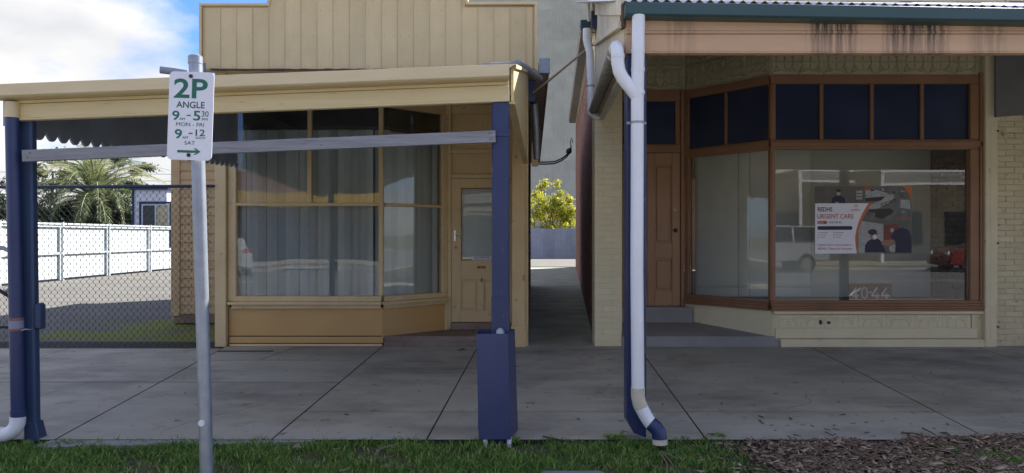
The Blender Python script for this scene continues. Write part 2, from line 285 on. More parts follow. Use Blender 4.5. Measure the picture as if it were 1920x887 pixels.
# ------------------------------------------------------------------ mesh helpers
class MB:
    def __init__(s): s.v = []; s.f = []; s.mi = []; s.sm = []; s.M = None
    def add(s, vs, fs, mi=0, smooth=False):
        o = len(s.v)
        if s.M is not None: vs = [tuple(s.M @ Vector(p)) for p in vs]
        s.v += [tuple(p) for p in vs]
        for f in fs: s.f.append([i+o for i in f]); s.mi.append(mi); s.sm.append(smooth)
        return s
    def box(s, x0, x1, y0, y1, z0, z1, mi=0):
        return s.add([(x0,y0,z0),(x1,y0,z0),(x1,y1,z0),(x0,y1,z0),(x0,y0,z1),(x1,y0,z1),(x1,y1,z1),(x0,y1,z1)],
                     [(0,3,2,1),(4,5,6,7),(0,1,5,4),(1,2,6,5),(2,3,7,6),(3,0,4,7)], mi)
    def hexa(s, p, mi=0):   # 8 points like box
        return s.add(p, [(0,3,2,1),(4,5,6,7),(0,1,5,4),(1,2,6,5),(2,3,7,6),(3,0,4,7)], mi)
    def prism(s, poly, a, b, axis='y', mi=0):
        n = len(poly)
        def P(p, t): return (p[0], t, p[1]) if axis == 'y' else ((t, p[0], p[1]) if axis == 'x' else (p[0], p[1], t))
        vs = [P(p, a) for p in poly]+[P(p, b) for p in poly]
        return s.add(vs, [list(range(n))[::-1], list(range(n, 2*n))]+[(i, (i+1) % n, (i+1) % n+n, i+n) for i in range(n)], mi)
    def tube(s, pts, r, n=14, mi=0, caps=True, smooth=True):
        pts = [Vector(p) for p in pts]; rs = r if isinstance(r, (list, tuple)) else [r]*len(pts)
        vs = []; up = None
        for i, p in enumerate(pts):
            d = (pts[min(i+1, len(pts)-1)]-pts[max(i-1, 0)]).normalized()
            if up is None:
                up = Vector((0, 0, 1)) if abs(d.z) < .9 else Vector((0, 1, 0))
            a = (up-d*up.dot(d)).normalized(); up = a; b = d.cross(a)
            for k in range(n):
                t = 2*math.pi*k/n; vs.append(p+(a*math.cos(t)+b*math.sin(t))*rs[i])
        fs = []
        for i in range(len(pts)-1):
            for k in range(n): fs.append((i*n+k, i*n+(k+1) % n, (i+1)*n+(k+1) % n, (i+1)*n+k))
        s.add(vs, fs, mi, smooth)
        if caps: s.add(vs[:n], [list(range(n))[::-1]], mi); s.add(vs[-n:], [list(range(n))], mi)
        return s
    def mesh(s, name, mats, bevel=0, seg=1):
        me = bpy.data.meshes.new(name); me.from_pydata(s.v, [], s.f)
        mats = mats if isinstance(mats, (list, tuple)) else [mats]
        for m in mats: me.materials.append(MATS[m] if isinstance(m, str) else m)
        me.polygons.foreach_set('material_index', s.mi); me.polygons.foreach_set('use_smooth', s.sm); me.update()
        bm = bmesh.new(); bm.from_mesh(me)
        bmesh.ops.recalc_face_normals(bm, faces=bm.faces)
        if bevel:
            es = [e for e in bm.edges if len(e.link_faces) == 2 and e.calc_face_angle(0) > .6]
            bmesh.ops.bevel(bm, geom=es, offset=bevel, segments=seg, affect='EDGES', clamp_overlap=True)
        bm.to_mesh(me); bm.free()
        return me
    def build(s, name, mats, parent=None, bevel=0, kind=None, label=None, seg=1):
        return link(name, s.mesh(name, mats, bevel, seg), parent, kind, label)
def link(name, me, parent=None, kind=None, label=None):
    o = bpy.data.objects.new(name, me); COL.objects.link(o)
    if parent is not None:
        o.parent = parent
        if parent.type == 'EMPTY': o.matrix_parent_inverse = Matrix.Translation(-parent.location)
    if kind: o['kind'] = kind
    if label: o['label'] = label
    return o
def thing(name, label, cat, loc=(0,0,0), group=None):
    o = bpy.data.objects.new(name, None); COL.objects.link(o); o.location = loc; o.empty_display_size = .3
    o['label'] = label; o['category'] = cat
    if group: o['group'] = group
    return o
def tag(o, label, cat, group=None, kind=None):
    o['label'] = label; o['category'] = cat
    if group: o['group'] = group
    if kind: o['kind'] = kind
    return o
def box(name, m, x0, x1, y0, y1, z0, z1, parent=None, bevel=0, kind=None, label=None):
    return MB().box(x0, x1, y0, y1, z0, z1).build(name, m, parent, bevel, kind, label)
def frame(p0, p1, z0=0, tilt=0):
    """local x along p0->p1, y inwards (away from street), z up"""
    d = Vector((p1[0]-p0[0], p1[1]-p0[1], 0)); L_ = d.length; d.normalize()
    n = Vector((-d.y, d.x, 0)); z = Vector((0, 0, 1))
    m = Matrix(((d.x, n.x, 0, p0[0]), (d.y, n.y, 0, p0[1]), (0, 0, 1, z0), (0, 0, 0, 1)))
    return m, L_
def fbox(fr, name, m, x0, x1, y0, y1, z0, z1, parent=None, bevel=0, label=None):
    b = MB(); b.M = fr; b.box(x0, x1, y0, y1, z0, z1); return b.build(name, m, parent, bevel, label=label)
def roty(p, slope):   # frame inclined along x
    a = math.atan(slope)
    return Matrix.Translation(p) @ Matrix.Rotation(-a, 4, 'Y')
def copy_tree(o, parent=None):
    c = o.copy(); COL.objects.link(c); c.parent = parent
    if parent is not None: c.matrix_parent_inverse = o.matrix_parent_inverse.copy()
    for ch in list(o.children): copy_tree(ch, c)
    return c
def arc_pts(c, r, a0, a1, n, plane='xz', y=0):
    out = []
    for i in range(n+1):
        a = R(a0+(a1-a0)*i/n)
        if plane == 'xz': out.append((c[0]+r*math.cos(a), y, c[1]+r*math.sin(a)))
    return out
def text_mesh(s, m, x0, x1, z0, z1, y, thick=0, fr=None, name='lettering', parent=None, mirror=False, weight=0.0, label=None):
    cu = bpy.data.curves.new('txt', 'FONT'); cu.body = s; cu.size = 1; cu.offset = weight; cu.extrude = 0; cu.resolution_u = 4
    to = bpy.data.objects.new('txt', cu); COL.objects.link(to)
    bpy.context.view_layer.update()
    me = bpy.data.meshes.new_from_object(to.evaluated_get(bpy.context.evaluated_depsgraph_get()))
    bpy.data.objects.remove(to); bpy.data.curves.remove(cu)
    co = np.empty(len(me.vertices)*3); me.vertices.foreach_get('co', co); co = co.reshape(-1, 3)
    mn = co.min(0); mxx = co.max(0)
    xs = (co[:,0]-mn[0])/(mxx[0]-mn[0]); zs = (co[:,1]-mn[1])/(mxx[1]-mn[1])
    if mirror: xs = 1-xs
    px = x0+xs*(x1-x0); pz = z0+zs*(z1-z0)
    pts = [Vector((a, y, b)) for a, b in zip(px, pz)]
    if fr is not None: pts = [fr @ p for p in pts]
    me.vertices.foreach_set('co', np.array([tuple(p) for p in pts]).ravel())
    me.materials.clear(); me.materials.append(MATS[m]); me.update()
    return link(name, me, parent, label=label)
def flat(mb, pts, y):   # polygon in xz plane facing -y
    mb.add([(p[0], y, p[1]) for p in pts], [list(range(len(pts)))]); return mb
def corrug(name, m, x0, x1, y0, z0, y1, z1, pitch, amp, parent=None, slope=0, kind=None, thick=.002):
    n = max(2, int(round((x1-x0)/pitch*8))); vs = []
    for (y, z) in ((y0, z0), (y1, z1)):
        for i in range(n+1):
            x = x0+(x1-x0)*i/n; vs.append((x, y, z+slope*(x-x0)+amp*math.sin(2*math.pi*x/pitch)))
    k = n+1; b = MB(); b.add(vs, [(i, i+1, k+i+1, k+i) for i in range(n)], 0, True)
    b.add([(v[0], v[1], v[2]-thick*2) for v in vs], [(i, k+i, k+i+1, i+1) for i in range(n)], 0, True)
    b.add([vs[i] for i in range(k)]+[(v[0], v[1]-.001, v[2]-thick*4) for v in vs[:k]], [(i, k+i, k+i+1, i+1) for i in range(n)], 1)
    return b.build(name, [m, 'sheet_edge'], parent, kind=kind)
def corrug_v(name, m, x0, x1, y, z0, z1, pitch, amp, parent=None, thick=.003):   # vertical sheet facing -y
    n = max(2, int(round((x1-x0)/pitch*6))); vs = []
    for z in (z0, z1):
        for i in range(n+1):
            x = x0+(x1-x0)*i/n; vs.append((x, y+amp*math.sin(2*math.pi*x/pitch), z))
    k = n+1; b = MB(); b.add(vs, [(i, i+1, k+i+1, k+i) for i in range(n)], 0, True)
    b.add([(v[0], v[1]+thick, v[2]) for v in vs], [(i, k+i, k+i+1, i+1) for i in range(n)], 0, True)
    return b
def leaf_cloud(name, m, centers, radii, n, size, parent=None, aspect=.4, shell=.5, kind=None, seed=1):
    g = np.random.default_rng(seed); nc = len(centers); c = np.array(centers); r = np.array(radii)
    if r.ndim == 1: r = np.repeat(r[:, None], 3, 1)
    vol = r.prod(1)**.67; idx = g.choice(nc, n, p=vol/vol.sum())
    d = g.normal(size=(n, 3)); d /= np.linalg.norm(d, axis=1)[:, None]; rad = (shell+(1-shell)*g.random(n))*(.75+.5*g.random(n)**3)
    p = c[idx]+d*rad[:, None]*r[idx]
    a = g.normal(size=(n, 3)); a /= np.linalg.norm(a, axis=1)[:, None]
    b = np.cross(a, g.normal(size=(n, 3))); b /= np.linalg.norm(b, axis=1)[:, None]
    s = size*(.6+.8*g.random(n))[:, None]
    v = np.stack([p-a*s, p+b*s*aspect, p+a*s, p-b*s*aspect], 1).reshape(-1, 3)
    me = bpy.data.meshes.new(name); me.vertices.add(4*n); me.vertices.foreach_set('co', v.ravel())
    me.loops.add(4*n); me.loops.foreach_set('vertex_index', np.arange(4*n)); me.polygons.add(n); me.polygons.foreach_set('loop_start', np.arange(n)*4)
    me.polygons.foreach_set('loop_total', np.full(n, 4)); me.update(calc_edges=True)
    at = me.attributes.new('tint', 'FLOAT', 'POINT'); cl = .25*g.random(nc); t = np.clip(g.random(n)*.8+cl[idx]-.05, 0, 1); at.data.foreach_set('value', np.repeat(t, 4))
    me.materials.append(MATS[m]); return link(name, me, parent, kind)
def limb(mb, p, q, r0, r1, n=7, wob=.06, seg=5):
    p = Vector(p); q = Vector(q); L_ = (q-p).length; pts = []; rs = []
    for i in range(seg+1):
        t = i/seg; o = Vector((random.uniform(-1,1), random.uniform(-1,1), 0))*wob*L_*(0 if i in (0, seg) else 1)
        pts.append(p.lerp(q, t)+o); rs.append(r0+(r1-r0)*t)
    mb.tube(pts, rs, n); return pts

# ================================================================== SETTING
YF = 9.3                      # building line
gm = MB()
gm.add([(-900,-900,-.16),(900,-900,-.16),(900,900,-.16),(-900,900,-.16)], [(0,1,2,3)])
gm.build('ground', 'far_ground', kind='structure')
# road and far side of the street (seen in the shop windows)
box('road', 'asphalt', -70, 70, -14.5, 2.3, -.15, -.12, kind='structure')
box('kerb', 'concrete_slab', -70, 70, 2.302, 2.45, -.15, .0, kind='structure', bevel=.015)
box('opposite_kerb', 'concrete_slab', -70, 70, -14.66, -14.502, -.15, .02, kind='structure')
box('opposite_verge', 'far_ground', -70, 70, -17.0, -14.662, -.15, .01, kind='structure')
box('opposite_footpath', 'concrete_slab', -70, 70, -24.3, -17.002, -.15, .02, kind='structure')
lm = MB()
for k in range(-8, 9):
    x = 3.2*k+1.2
    lm.add([(x, 2.1, -.114), (x+.1, 2.1, -.114), (x+3.0, -2.6, -.114), (x+2.9, -2.6, -.114)], [(0, 3, 2, 1)])
    lm.add([(x, -14.2, -.114), (x+.1, -14.2, -.114), (x+3.0, -9.4, -.114), (x+2.9, -9.4, -.114)], [(0, 1, 2, 3)])
lm.box(-70, 70, -6.4, -6.3, -.119, -.114)
lm.build('road_line', 'white_line', kind='structure')
# verge
box('verge', 'verge_soil', -30, 30, 2.452, 5.02, -.15, -.03, kind='structure')
# footpath slabs
fp = MB().box(-30, 30, 5.06, 9.75, -.15, -.006).build('footpath', 'joint_dirt', kind='structure')
def slab(poly, parent, m='concrete_slab', z0=-.06, z1=0.0, name='paving_slab'):
    n = len(poly); b = MB()
    vs = [(p[0], p[1], z0) for p in poly]+[(p[0], p[1], z1-.003) for p in poly]
    cx = sum(p[0] for p in poly)/n; cy = sum(p[1] for p in poly)/n
    vs += [(p[0]+(.004 if p[0] < cx else -.004), p[1]+(.004 if p[1] < cy else -.004), z1) for p in poly]
    b.add(vs, [(i, (i+1) % n, (i+1) % n+n, i+n) for i in range(n)]+[list(range(n))[::-1]], 1)
    b.add(vs, [(i+n, (i+1) % n+n, (i+1) % n+2*n, i+2*n) for i in range(n)]+[list(range(2*n, 3*n))], 0)
    return b.build(name, [m, 'joint_dirt'], parent)
J = [(-9.6,-9.6), (-7.6,-7.7), (-5.5,-5.75), (-3.27,-3.78), (-1.72,-1.71), (-.61,-.45), (1.39,1.66), (3.42,3.93), (5.5,6.1), (7.6,8.3), (9.7,10.4)]
def jx(k, y): a, b = J[k]; return a+(b-a)*(y-5.05)/(9.3-5.05)
g_ = .006
for k in range(len(J)-1):
    cuts = [5.04, 5.83, 9.42] if k >= 4 else [5.04, 7.02, 8.27, 9.42]
    if k == 2: cuts = [5.04, 7.02, 9.14]
    if k < 2: cuts = [5.04, 7.02, 9.14]
    for a, b in zip(cuts, cuts[1:]):
        gh = .011 if a < 6.5 else .016
        ya, yb = a+(gh if a > 5.05 else 0), b-gh
        if k == 3 and a > 8:
            xm = -2.82
            slab([(jx(k,ya)+g_, ya), (xm-.15-g_, ya), (xm-g_, yb), (jx(k,yb)+g_, yb)], fp); slab([(xm-.15+g_, ya), (jx(k+1,ya)-g_, ya), (jx(k+1,yb)-g_, yb), (xm+g_, yb)], fp)
            continue
        slab([(jx(k,ya)+g_, ya), (jx(k+1,ya)-g_, ya), (jx(k+1,yb)-g_, yb), (jx(k,yb)+g_, yb)], fp)
# raised cement lip at left
MB().prism([(-3.32,4.88),(-2.9,4.92),(-2.0,4.97),(-1.4,5.02),(-1.4,5.036),(-3.3,5.036)], -.05, -.004, 'z').build('cement_lip', 'step_concrete', fp, bevel=.012)
cb = MB(); random.seed(77)
for (x0, y0, a, n_) in ((-2.6, 5.2, 1.2, 14), (-4.6, 6.2, .5, 16), (2.3, 5.9, 1.0, 13), (-1.1, 7.9, .3, 9), (4.3, 6.6, 2.2, 14)):
    p = Vector((x0, y0)); pts = [p.copy()]
    for k in range(n_):
        a += random.uniform(-.5, .5); p = p+Vector((math.cos(a), math.sin(a)))*.075; pts.append(p.copy())
    for q, r_ in zip(pts, pts[1:]):
        d = (r_-q).normalized(); nn = Vector((-d.y, d.x))*random.uniform(.0012, .0028)
        cb.add([(q.x-nn.x, q.y-nn.y, .0006), (r_.x-nn.x, r_.y-nn.y, .0006), (r_.x+nn.x, r_.y+nn.y, .0006), (q.x+nn.x, q.y+nn.y, .0006)], [(0,1,2,3)])
o = cb.build('hairline_crack', 'joint_dirt', fp); o['kind'] = 'stuff'
# thin iron drain cover in front of the left shop
b = MB(); b.box(-3.72, -3.02, 8.86, 8.92, .0005, .006)
b.build('drain_strip', 'dark_metal', fp)
# lane
lane = box('lane', 'joint_dirt', -1.5, 3.2, 9.76, 34, -.15, -.04, kind='structure')
ys = [9.425, 11.78, 14.07, 16.3, 18.6, 21, 23.4, 25.8, 28.2, 30.6, 33]
for a, b_ in zip(ys, ys[1:]):
    xa = .20+.029*(a-9.3); xb = .20+.029*(b_-9.3); xc = 1.16+.0795*(a-9.3); xd = 1.16+.0795*(b_-9.3)
    slab([(xa-.05, a+.01), (xc+.1, a+.01), (xd+.1, b_-.01), (xb-.05, b_-.01)], lane, 'lane_slab')
box('rear_yard', 'yard_concrete', -6, 30, 34.002, 47.2, -.15, -.01, kind='structure')
# side yard
MB().add([(-30,9.35,-.02),(-3.88,9.35,-.02),(-3.88,34,-.02),(-30,34,-.02),(-30,60,-.02),(-6.01,60,-.02),(-6.01,34,-.02)], [(0,1,2,3),(3,6,5,4)]).build('side_yard', 'yard_concrete', kind='structure')
ym = MB()
for (x, y, L_) in ((-14.2, 25.2, .9), (-11.6, 25.6, .8), (-13.2, 27.8, .6), (-12.0, 30.0, 1.4)):
    ym.box(x, x+L_, y, y+.12, -.018, -.013)
ym.build('yard_line', 'yellow_line', kind='structure')

# ---- grass and mulch on the verge
def grass(name, n, xr, yr, hgt, dens=None, m='grass_blade', seed=3, z=-.03, label=None):
    g = np.random.default_rng(seed); x = g.uniform(*xr, n); y = g.uniform(*yr, n)
    if dens is not None:
        k = dens(x, y, g); x = x[k]; y = y[k]
    n = len(x); a = g.uniform(0, 2*np.pi, n); clump = .5+.5*np.sin(x*9+np.sin(y*7)*2)*np.cos(y*11+x*3)
    h = hgt*(.35+.75*g.random(n))*(.7+.5*clump); wd = .0035*(.7+.8*g.random(n)); lean = h*(.3+.9*g.random(n)); la = g.uniform(0, 2*np.pi, n)
    dx, dy = np.cos(a)*wd, np.sin(a)*wd; lx, ly = np.cos(la)*lean, np.sin(la)*lean
    zz = np.full(n, z)
    P = [np.stack([x-dx, y-dy, zz], 1), np.stack([x+dx, y+dy, zz], 1), np.stack([x+lx*.35+dx*.8, y+ly*.35+dy*.8, zz+h*.62], 1), np.stack([x+lx*.35-dx*.8, y+ly*.35-dy*.8, zz+h*.62], 1), np.stack([x+lx, y+ly, zz+h], 1)]
    v = np.stack(P, 1).reshape(-1, 3); base = np.arange(n)*5
    me = bpy.data.meshes.new(name); me.vertices.add(len(v)); me.vertices.foreach_set('co', v.ravel())
    li = np.stack([base, base+1, base+2, base+3, base+3, base+2, base+4], 1).ravel()
    me.loops.add(len(li)); me.loops.foreach_set('vertex_index', li); me.polygons.add(2*n)
    st = np.stack([np.arange(n)*7, np.arange(n)*7+4], 1).ravel(); to = np.tile([4, 3], n)
    me.polygons.foreach_set('loop_start', st); me.polygons.foreach_set('loop_total', to); me.update(calc_edges=True)
    at = me.attributes.new('tint', 'FLOAT', 'POINT'); patch = .5+.5*np.sin(x*2.3+1)*np.cos(y*5+x)
    t = np.clip(g.random(n)**1.5*.75+.25*patch*g.random(n)+(g.random(n) > .96)*.5, 0, 1); at.data.foreach_set('value', np.repeat(t, 5))
    me.materials.append(MATS[m]); o = link(name, me, None, 'stuff'); o['label'] = label; o['category'] = 'grass'; return o
def edge_noise(x, y): return .5+.25*np.sin(x*5.1+y*7)+.25*np.sin(x*13+y*4+1)
def d_grass(x, y, g):
    bare = np.sin(x*3.1+1.7)*np.cos(y*6.3+x*1.3)+.6*np.sin(x*11+y*9)+.3*np.sin(x*23-y*31)
    keep = (bare < .55) | (g.random(len(x)) < .22)
    mul = (x > 1.15+.5*edge_noise(x, y)) & (g.random(len(x)) < np.clip((x-1.1)*1.5, 0, .97))
    return keep & ~mul & (y < 5.05+.02*np.sin(x*23)+.015*np.sin(x*57))
grass('grass', 105000, (-6.5, 2.2), (3.1, 5.06), .052, d_grass, label='short green grass on the verge beside the footpath')
def d_right(x, y, g): return (((x-3.3)/.75)**2+((y-4.6)/.33)**2 < .6+.5*g.random(len(x)))
o = grass('grass', 40000, (2.3, 4.8), (3.8, 5.2), .05, d_right, seed=9, label='thin dark green grass patch in the wood mulch at bottom right')
def chips(name, n, m, seed, size, label):
    g = np.random.default_rng(seed); x = g.uniform(1.1, 6.5, n); y = g.uniform(3.3, 5.13, n)
    k = (g.random(n) < np.clip((x-1.3-.25*edge_noise(x*1.7, y*2))*1.6, 0.02, 1)) & (y < 5.0+np.where(x > 2.6, .13*np.clip(x-2.6, 0, 1), 0)+.03*np.sin(x*9)+.05*(g.random(n) > .93)); x = x[k]; y = y[k]; n = len(x)
    a = g.uniform(0, np.pi, n); L_ = size*(.3+1.0*g.random(n)**1.5+1.6*g.random(n)**9); wd = L_*(.16+.35*g.random(n)); tl = g.uniform(-.45, .45, n); z = -.028+.03*g.random(n)+.02*edge_noise(x, y)
    z = np.where(y > 5.03, z*.3+.008, z)
    ux, uy, uz = np.cos(a)*np.cos(tl), np.sin(a)*np.cos(tl), np.sin(tl); vx, vy = -np.sin(a), np.cos(a); t = .004
    P = []
    for (su, sv, sz) in ((-1,-1,0),(1,-.7,0),(1,.8,0),(-1,1,0),(-1,-1,1),(1,-.7,1),(1,.8,1),(-1,1,1)):
        P.append(np.stack([x+ux*L_*su/2+vx*wd*sv/2, y+uy*L_*su/2+vy*wd*sv/2, z+uz*L_*su/2+sz*t+.004], 1))
    v = np.stack(P, 1).reshape(-1, 3); q = np.array([4,5,6,7,0,1,5,4,1,2,6,5,2,3,7,6,3,0,4,7]); li = (np.arange(n)[:, None]*8+q).ravel()
    me = bpy.data.meshes.new(name); me.vertices.add(8*n); me.vertices.foreach_set('co', v.ravel()); me.loops.add(len(li)); me.loops.foreach_set('vertex_index', li)
    me.polygons.add(5*n); me.polygons.foreach_set('loop_start', np.arange(5*n)*4); me.polygons.foreach_set('loop_total', np.full(5*n, 4)); me.update(calc_edges=True)
    me.materials.append(MATS[m]); o = link(name, me, None, 'stuff'); o['label'] = label; o['category'] = 'mulch'; return o
box('mulch_bed', 'soil', 1.3, 8, 3.2, 5.03, -.05, -.018, kind='structure')
chips('wood_mulch', 30000, 'chips', 11, .036, 'dark brown wood chip mulch covering the verge at right')
chips('wood_mulch', 8000, 'chips_pale', 12, .042, 'pale wood chips scattered through the mulch at right')
# litter on the footpath
g = np.random.default_rng(5); lb = MB()
for i in range(130):
    x = g.uniform(-3.6, 5.2); y = g.uniform(5.1, 9.1)
    if g.random() < .3: x = g.uniform(1.8, 4.4); y = 5.06+abs(g.normal())*.35
    if y > 9.1: continue
    s = g.uniform(.004, .017); a = g.uniform(0, 6.3); l_ = g.uniform(1, 3.5)
    c, s_ = math.cos(a), math.sin(a)
    pts = [(-l_, -.2), (-.4*l_, -.6), (l_*.6, -.5), (l_, .1), (l_*.3, .6), (-.6*l_, .5)]
    lb.add([(x+(p[0]*c-p[1]*s_)*s, y+(p[0]*s_+p[1]*c)*s, .004+.006*((i*7+j) % 3)/3) for j, p in enumerate(pts)], [tuple(range(6))])
o = lb.build('leaf_litter', 'leaf_litter', kind='stuff'); o['label'] = 'small dark leaf scraps scattered on the concrete footpath'; o['category'] = 'litter'

# ================================================================== LEFT SHOP (cream)
LS = thing('cream_shop', 'cream timber shop with stepped vertical board false front and curtained display window', 'building', (-1.85, 9.6, 0))
P = LS
box('corner_board', 'cream_trim', -3.90, -3.755, 9.235, 9.40, 0, 3.62, P, .006)
box('frame_stile', 'cream_trim', -3.754, -3.642, 9.29, 9.40, .592, 3.3, P, .008)
box('kick_panel', 'tan_panel', -3.745, -1.712, 9.318, 9.36, .136, .51, P, .003)
box('sill_backing', 'joint_dirt', -3.75, -1.72, 9.33, 9.37, .0, .135, P)
box('skirting_board', 'tan_panel', -3.735, -1.70, 9.298, 9.317, .042, .126, P, .004)
box('base_strip', 'cream_trim', -3.73, -1.71, 9.288, 9.297, .002, .033, P, .003)
oA, oB = (-1.71, 9.3), (-.915, 9.98)
fo, Lo = frame(oA, oB)
fbox(fo, 'kick_panel', 'tan_panel', .005, Lo+.02, .02, .06, .1, .51, P)
def sillset(fr, x0, x1, parent):
    fbox(fr, 'bottom_rail', 'cream_trim', x0, x1, -.012, .06, .59, .662, parent, .006)
    b = MB(); b.M = fr
    b.box(x0-.06, x1+.01, -.075, .02, .553, .589); b.box(x0-.02, x1, -.03, .02, .528, .552); b.box(x0-.02, x1, -.045, .02, .502, .527)
    b.build('sill', 'cream_trim', parent, .008, seg=2)
f0 = Matrix.Translation((-3.68, 9.3, 0))
sillset(f0, 0, 1.955, P); sillset(fo, .03, Lo-.015, P)
# windows
wm = thing('display_window', 'x', 'x'); bpy.data.objects.remove(wm)
win = MB().box(-3.642, -1.758, 9.285, 9.36, 1.853, 1.893).build('transom_bar', 'cream_trim', P, .008)
box('mullion', 'cream_trim', -2.70, -2.645, 9.28, 9.36, 1.894, 3.17, P, .008)
b = MB(); b.box(-1.757, -1.70, 9.275, 9.36, .663, 3.17); b.build('corner_post', 'cream_trim', P, .008)
box('window_head', 'cream_trim', -3.642, -1.70, 9.29, 9.36, 3.171, 3.32, P, .006)
box('glass_pane', 'old_glass', -3.641, -1.758, 9.322, 9.328, .663, 1.852, P)
box('glass_pane', 'old_glass', -3.641, -2.701, 9.322, 9.328, 1.894, 3.17, P)
box('glass_pane', 'old_glass', -2.644, -1.758, 9.322, 9.328, 1.894, 3.17, P)
fbox(fo, 'transom_bar', 'cream_trim', .04, Lo-.1, -.01, .06, 1.853, 1.893, P, .008)
fbox(fo, 'frame_stile', 'cream_trim', Lo-.1, Lo-.005, -.015, .07, .663, 3.17, P, .008)
fbox(fo, 'window_head', 'cream_trim', .02, Lo, -.01, .07, 3.171, 3.32, P, .006)
fbox(fo, 'glass_pane', 'old_glass', .04, Lo-.1, .03, .036, .663, 1.852, P)
fbox(fo, 'glass_pane', 'old_glass', .04, Lo-.1, .03, .036, 1.894, 3.17, P)
# doorway (recessed)
YD = 10.0
box('head_block', 'cream_trim', -.935, -.8625, 9.955, 10.06, 3.16, 3.32, LS)
box('jamb_base', 'cream_trim', -.96, -.885, 9.975, 10.06, .12, .66, LS)
box('door_jamb', 'cream_trim', -.915, -.862, YD-.035, YD+.08, .14, 3.2, P, .006)
box('door_jamb', 'cream_trim', -.028, .0, YD-.035, YD+.08, .14, 3.2, P, .006)
box('door_head', 'cream_trim', -.861, -.029, YD-.03, YD+.06, 2.275, 2.335, P, .006)
box('transom_panel', 'cream_paint', -.861, -.029, YD+.02, YD+.05, 2.336, 2.63, P)
box('transom_bar', 'cream_trim', -.861, -.029, YD-.02, YD+.06, 2.631, 2.69, P, .006)
box('transom_panel', 'cream_paint', -.861, -.029, YD+.02, YD+.05, 2.691, 3.19, P)
box('transom_head', 'cream_trim', -.861, -.029, YD-.02, YD+.06, 3.191, 3.32, P, .006)
box('lobby_ceiling', 'cream_paint', -1.69, .20, 9.30, 10.1, 3.321, 3.36, P)
box('lobby_wall', 'cream_paint', .001, .03, 9.42, 10.08, .12, 3.32, P)
box('threshold', 'step_stone', -.86, -.03, 9.9, 10.08, .135, .235, P, .008)
door = box('door', 'cream_trim', -.858, -.032, YD, YD+.04, .24, 2.27, P, .004)
dx = X(864, YD); dw = -.03
# stiles and rails proud of the leaf
b = MB(); b.box(-.858, -.725, YD-.026, YD-.001, .24, 2.27); b.box(-.165, -.032, YD-.026, YD-.001, .24, 2.27)
for z0, z1 in ((.24,.40),(.84,1.11),(2.14,2.27)): b.box(-.724, -.166, YD-.026, YD-.001, z0, z1)
b.box(-.49, -.40, YD-.026, YD-.001, .401, .839)
b.build('stile', 'cream_trim', door, .003)
for xx in (-.70, -.375):
    b = MB(); b.box(xx, xx+.185, YD-.016, YD-.001, .428, .812); b.build('door_panel', 'cream_trim', door, .006)
box('door_glass', 'old_glass', -.724, -.166, YD-.02, YD-.016, 1.111, 2.139, door)
b = MB()
for z in (1.111, 2.125): b.box(-.724, -.166, YD-.030, YD-.013, z, z+.014)
for x_ in (-.724, -.18): b.box(x_, x_+.014, YD-.030, YD-.013, 1.126, 2.124)
b.build('glazing_bead', 'brown_trim', door)
box('door_blind', 'blind_fabric', -.72, -.17, YD-.010, YD-.006, 1.13, 2.12, door)
b = MB(); b.box(X(853,YD)-.012, X(853,YD)+.014, YD-.033, YD-.026, Z(452,YD), Z(432,YD)); b.tube([(X(855,YD), YD-.03, Z(441,YD)), (X(860,YD), YD-.06, Z(443,YD)), (X(868,YD), YD-.06, Z(443,YD))], .008, 8); b.build('handle', 'chrome', door)
b = MB(); b.tube([(X(855,YD), YD-.026, Z(464,YD)), (X(855,YD), YD-.035, Z(464,YD))], .02, 14); b.build('lock', 'brass', door)
b = MB(); b.tube([(X(897,YD), YD-.026, Z(501,YD)), (X(897,YD), YD-.033, Z(501,YD))], .02, 12); b.tube([(X(909,YD), YD-.026, Z(501,YD)), (X(909,YD), YD-.033, Z(501,YD))], .02, 12); b.box(X(897,YD), X(909,YD), YD-.033, YD-.026, Z(501,YD)-.02, Z(501,YD)+.02); b.build('letter_slot', 'brass', door)
b = MB(); b.box(X(903,YD)-.008, X(903,YD)+.008, YD-.033, YD-.026, Z(529,YD), Z(521,YD)); b.build('catch', 'dark_metal', door)
st = box('door_sticker', 'sign_white', X(885,YD), X(921,YD), YD-.0315, YD-.0285, Z(488,YD), Z(480.5,YD), door)
text_mesh('ROCHESTER', 'black_print', X(889,YD), X(918,YD), Z(483.7,YD), Z(481.4,YD), YD-.0335, parent=P, name='sticker_lettering', weight=.02)
text_mesh('A FRIENDLY PLACE TO STAY', 'black_print', X(887,YD), X(920,YD), Z(487.2,YD), Z(485.0,YD), YD-.0335, parent=P, name='sticker_lettering')
# pilaster at right
box('pilaster', 'cream_paint', .0, .175, 9.25, 9.41, .0, 3.62, P, .006)
box('pilaster_base', 'cream_paint', -.012, .183, 9.235, 9.249, .0, .28, P, .004)
box('corner_batten', 'cream_trim', .176, .215, 9.30, 9.42, .0, 3.7, P, .004)
# lobby step
b = MB(); b.prism([(-1.70,9.31),(-.001,9.28),(-.001,9.99),(-.93,9.99)], -.01, .131, 'z'); b.build('lobby_step', 'step_stone', P, .012)
b = MB(); b.prism([(-1.69,9.262),(-.001,9.24),(-.001,9.279),(-1.69,9.300)], -.01, .07, 'z'); b.build('step_edge', 'step_stone', P, .012)
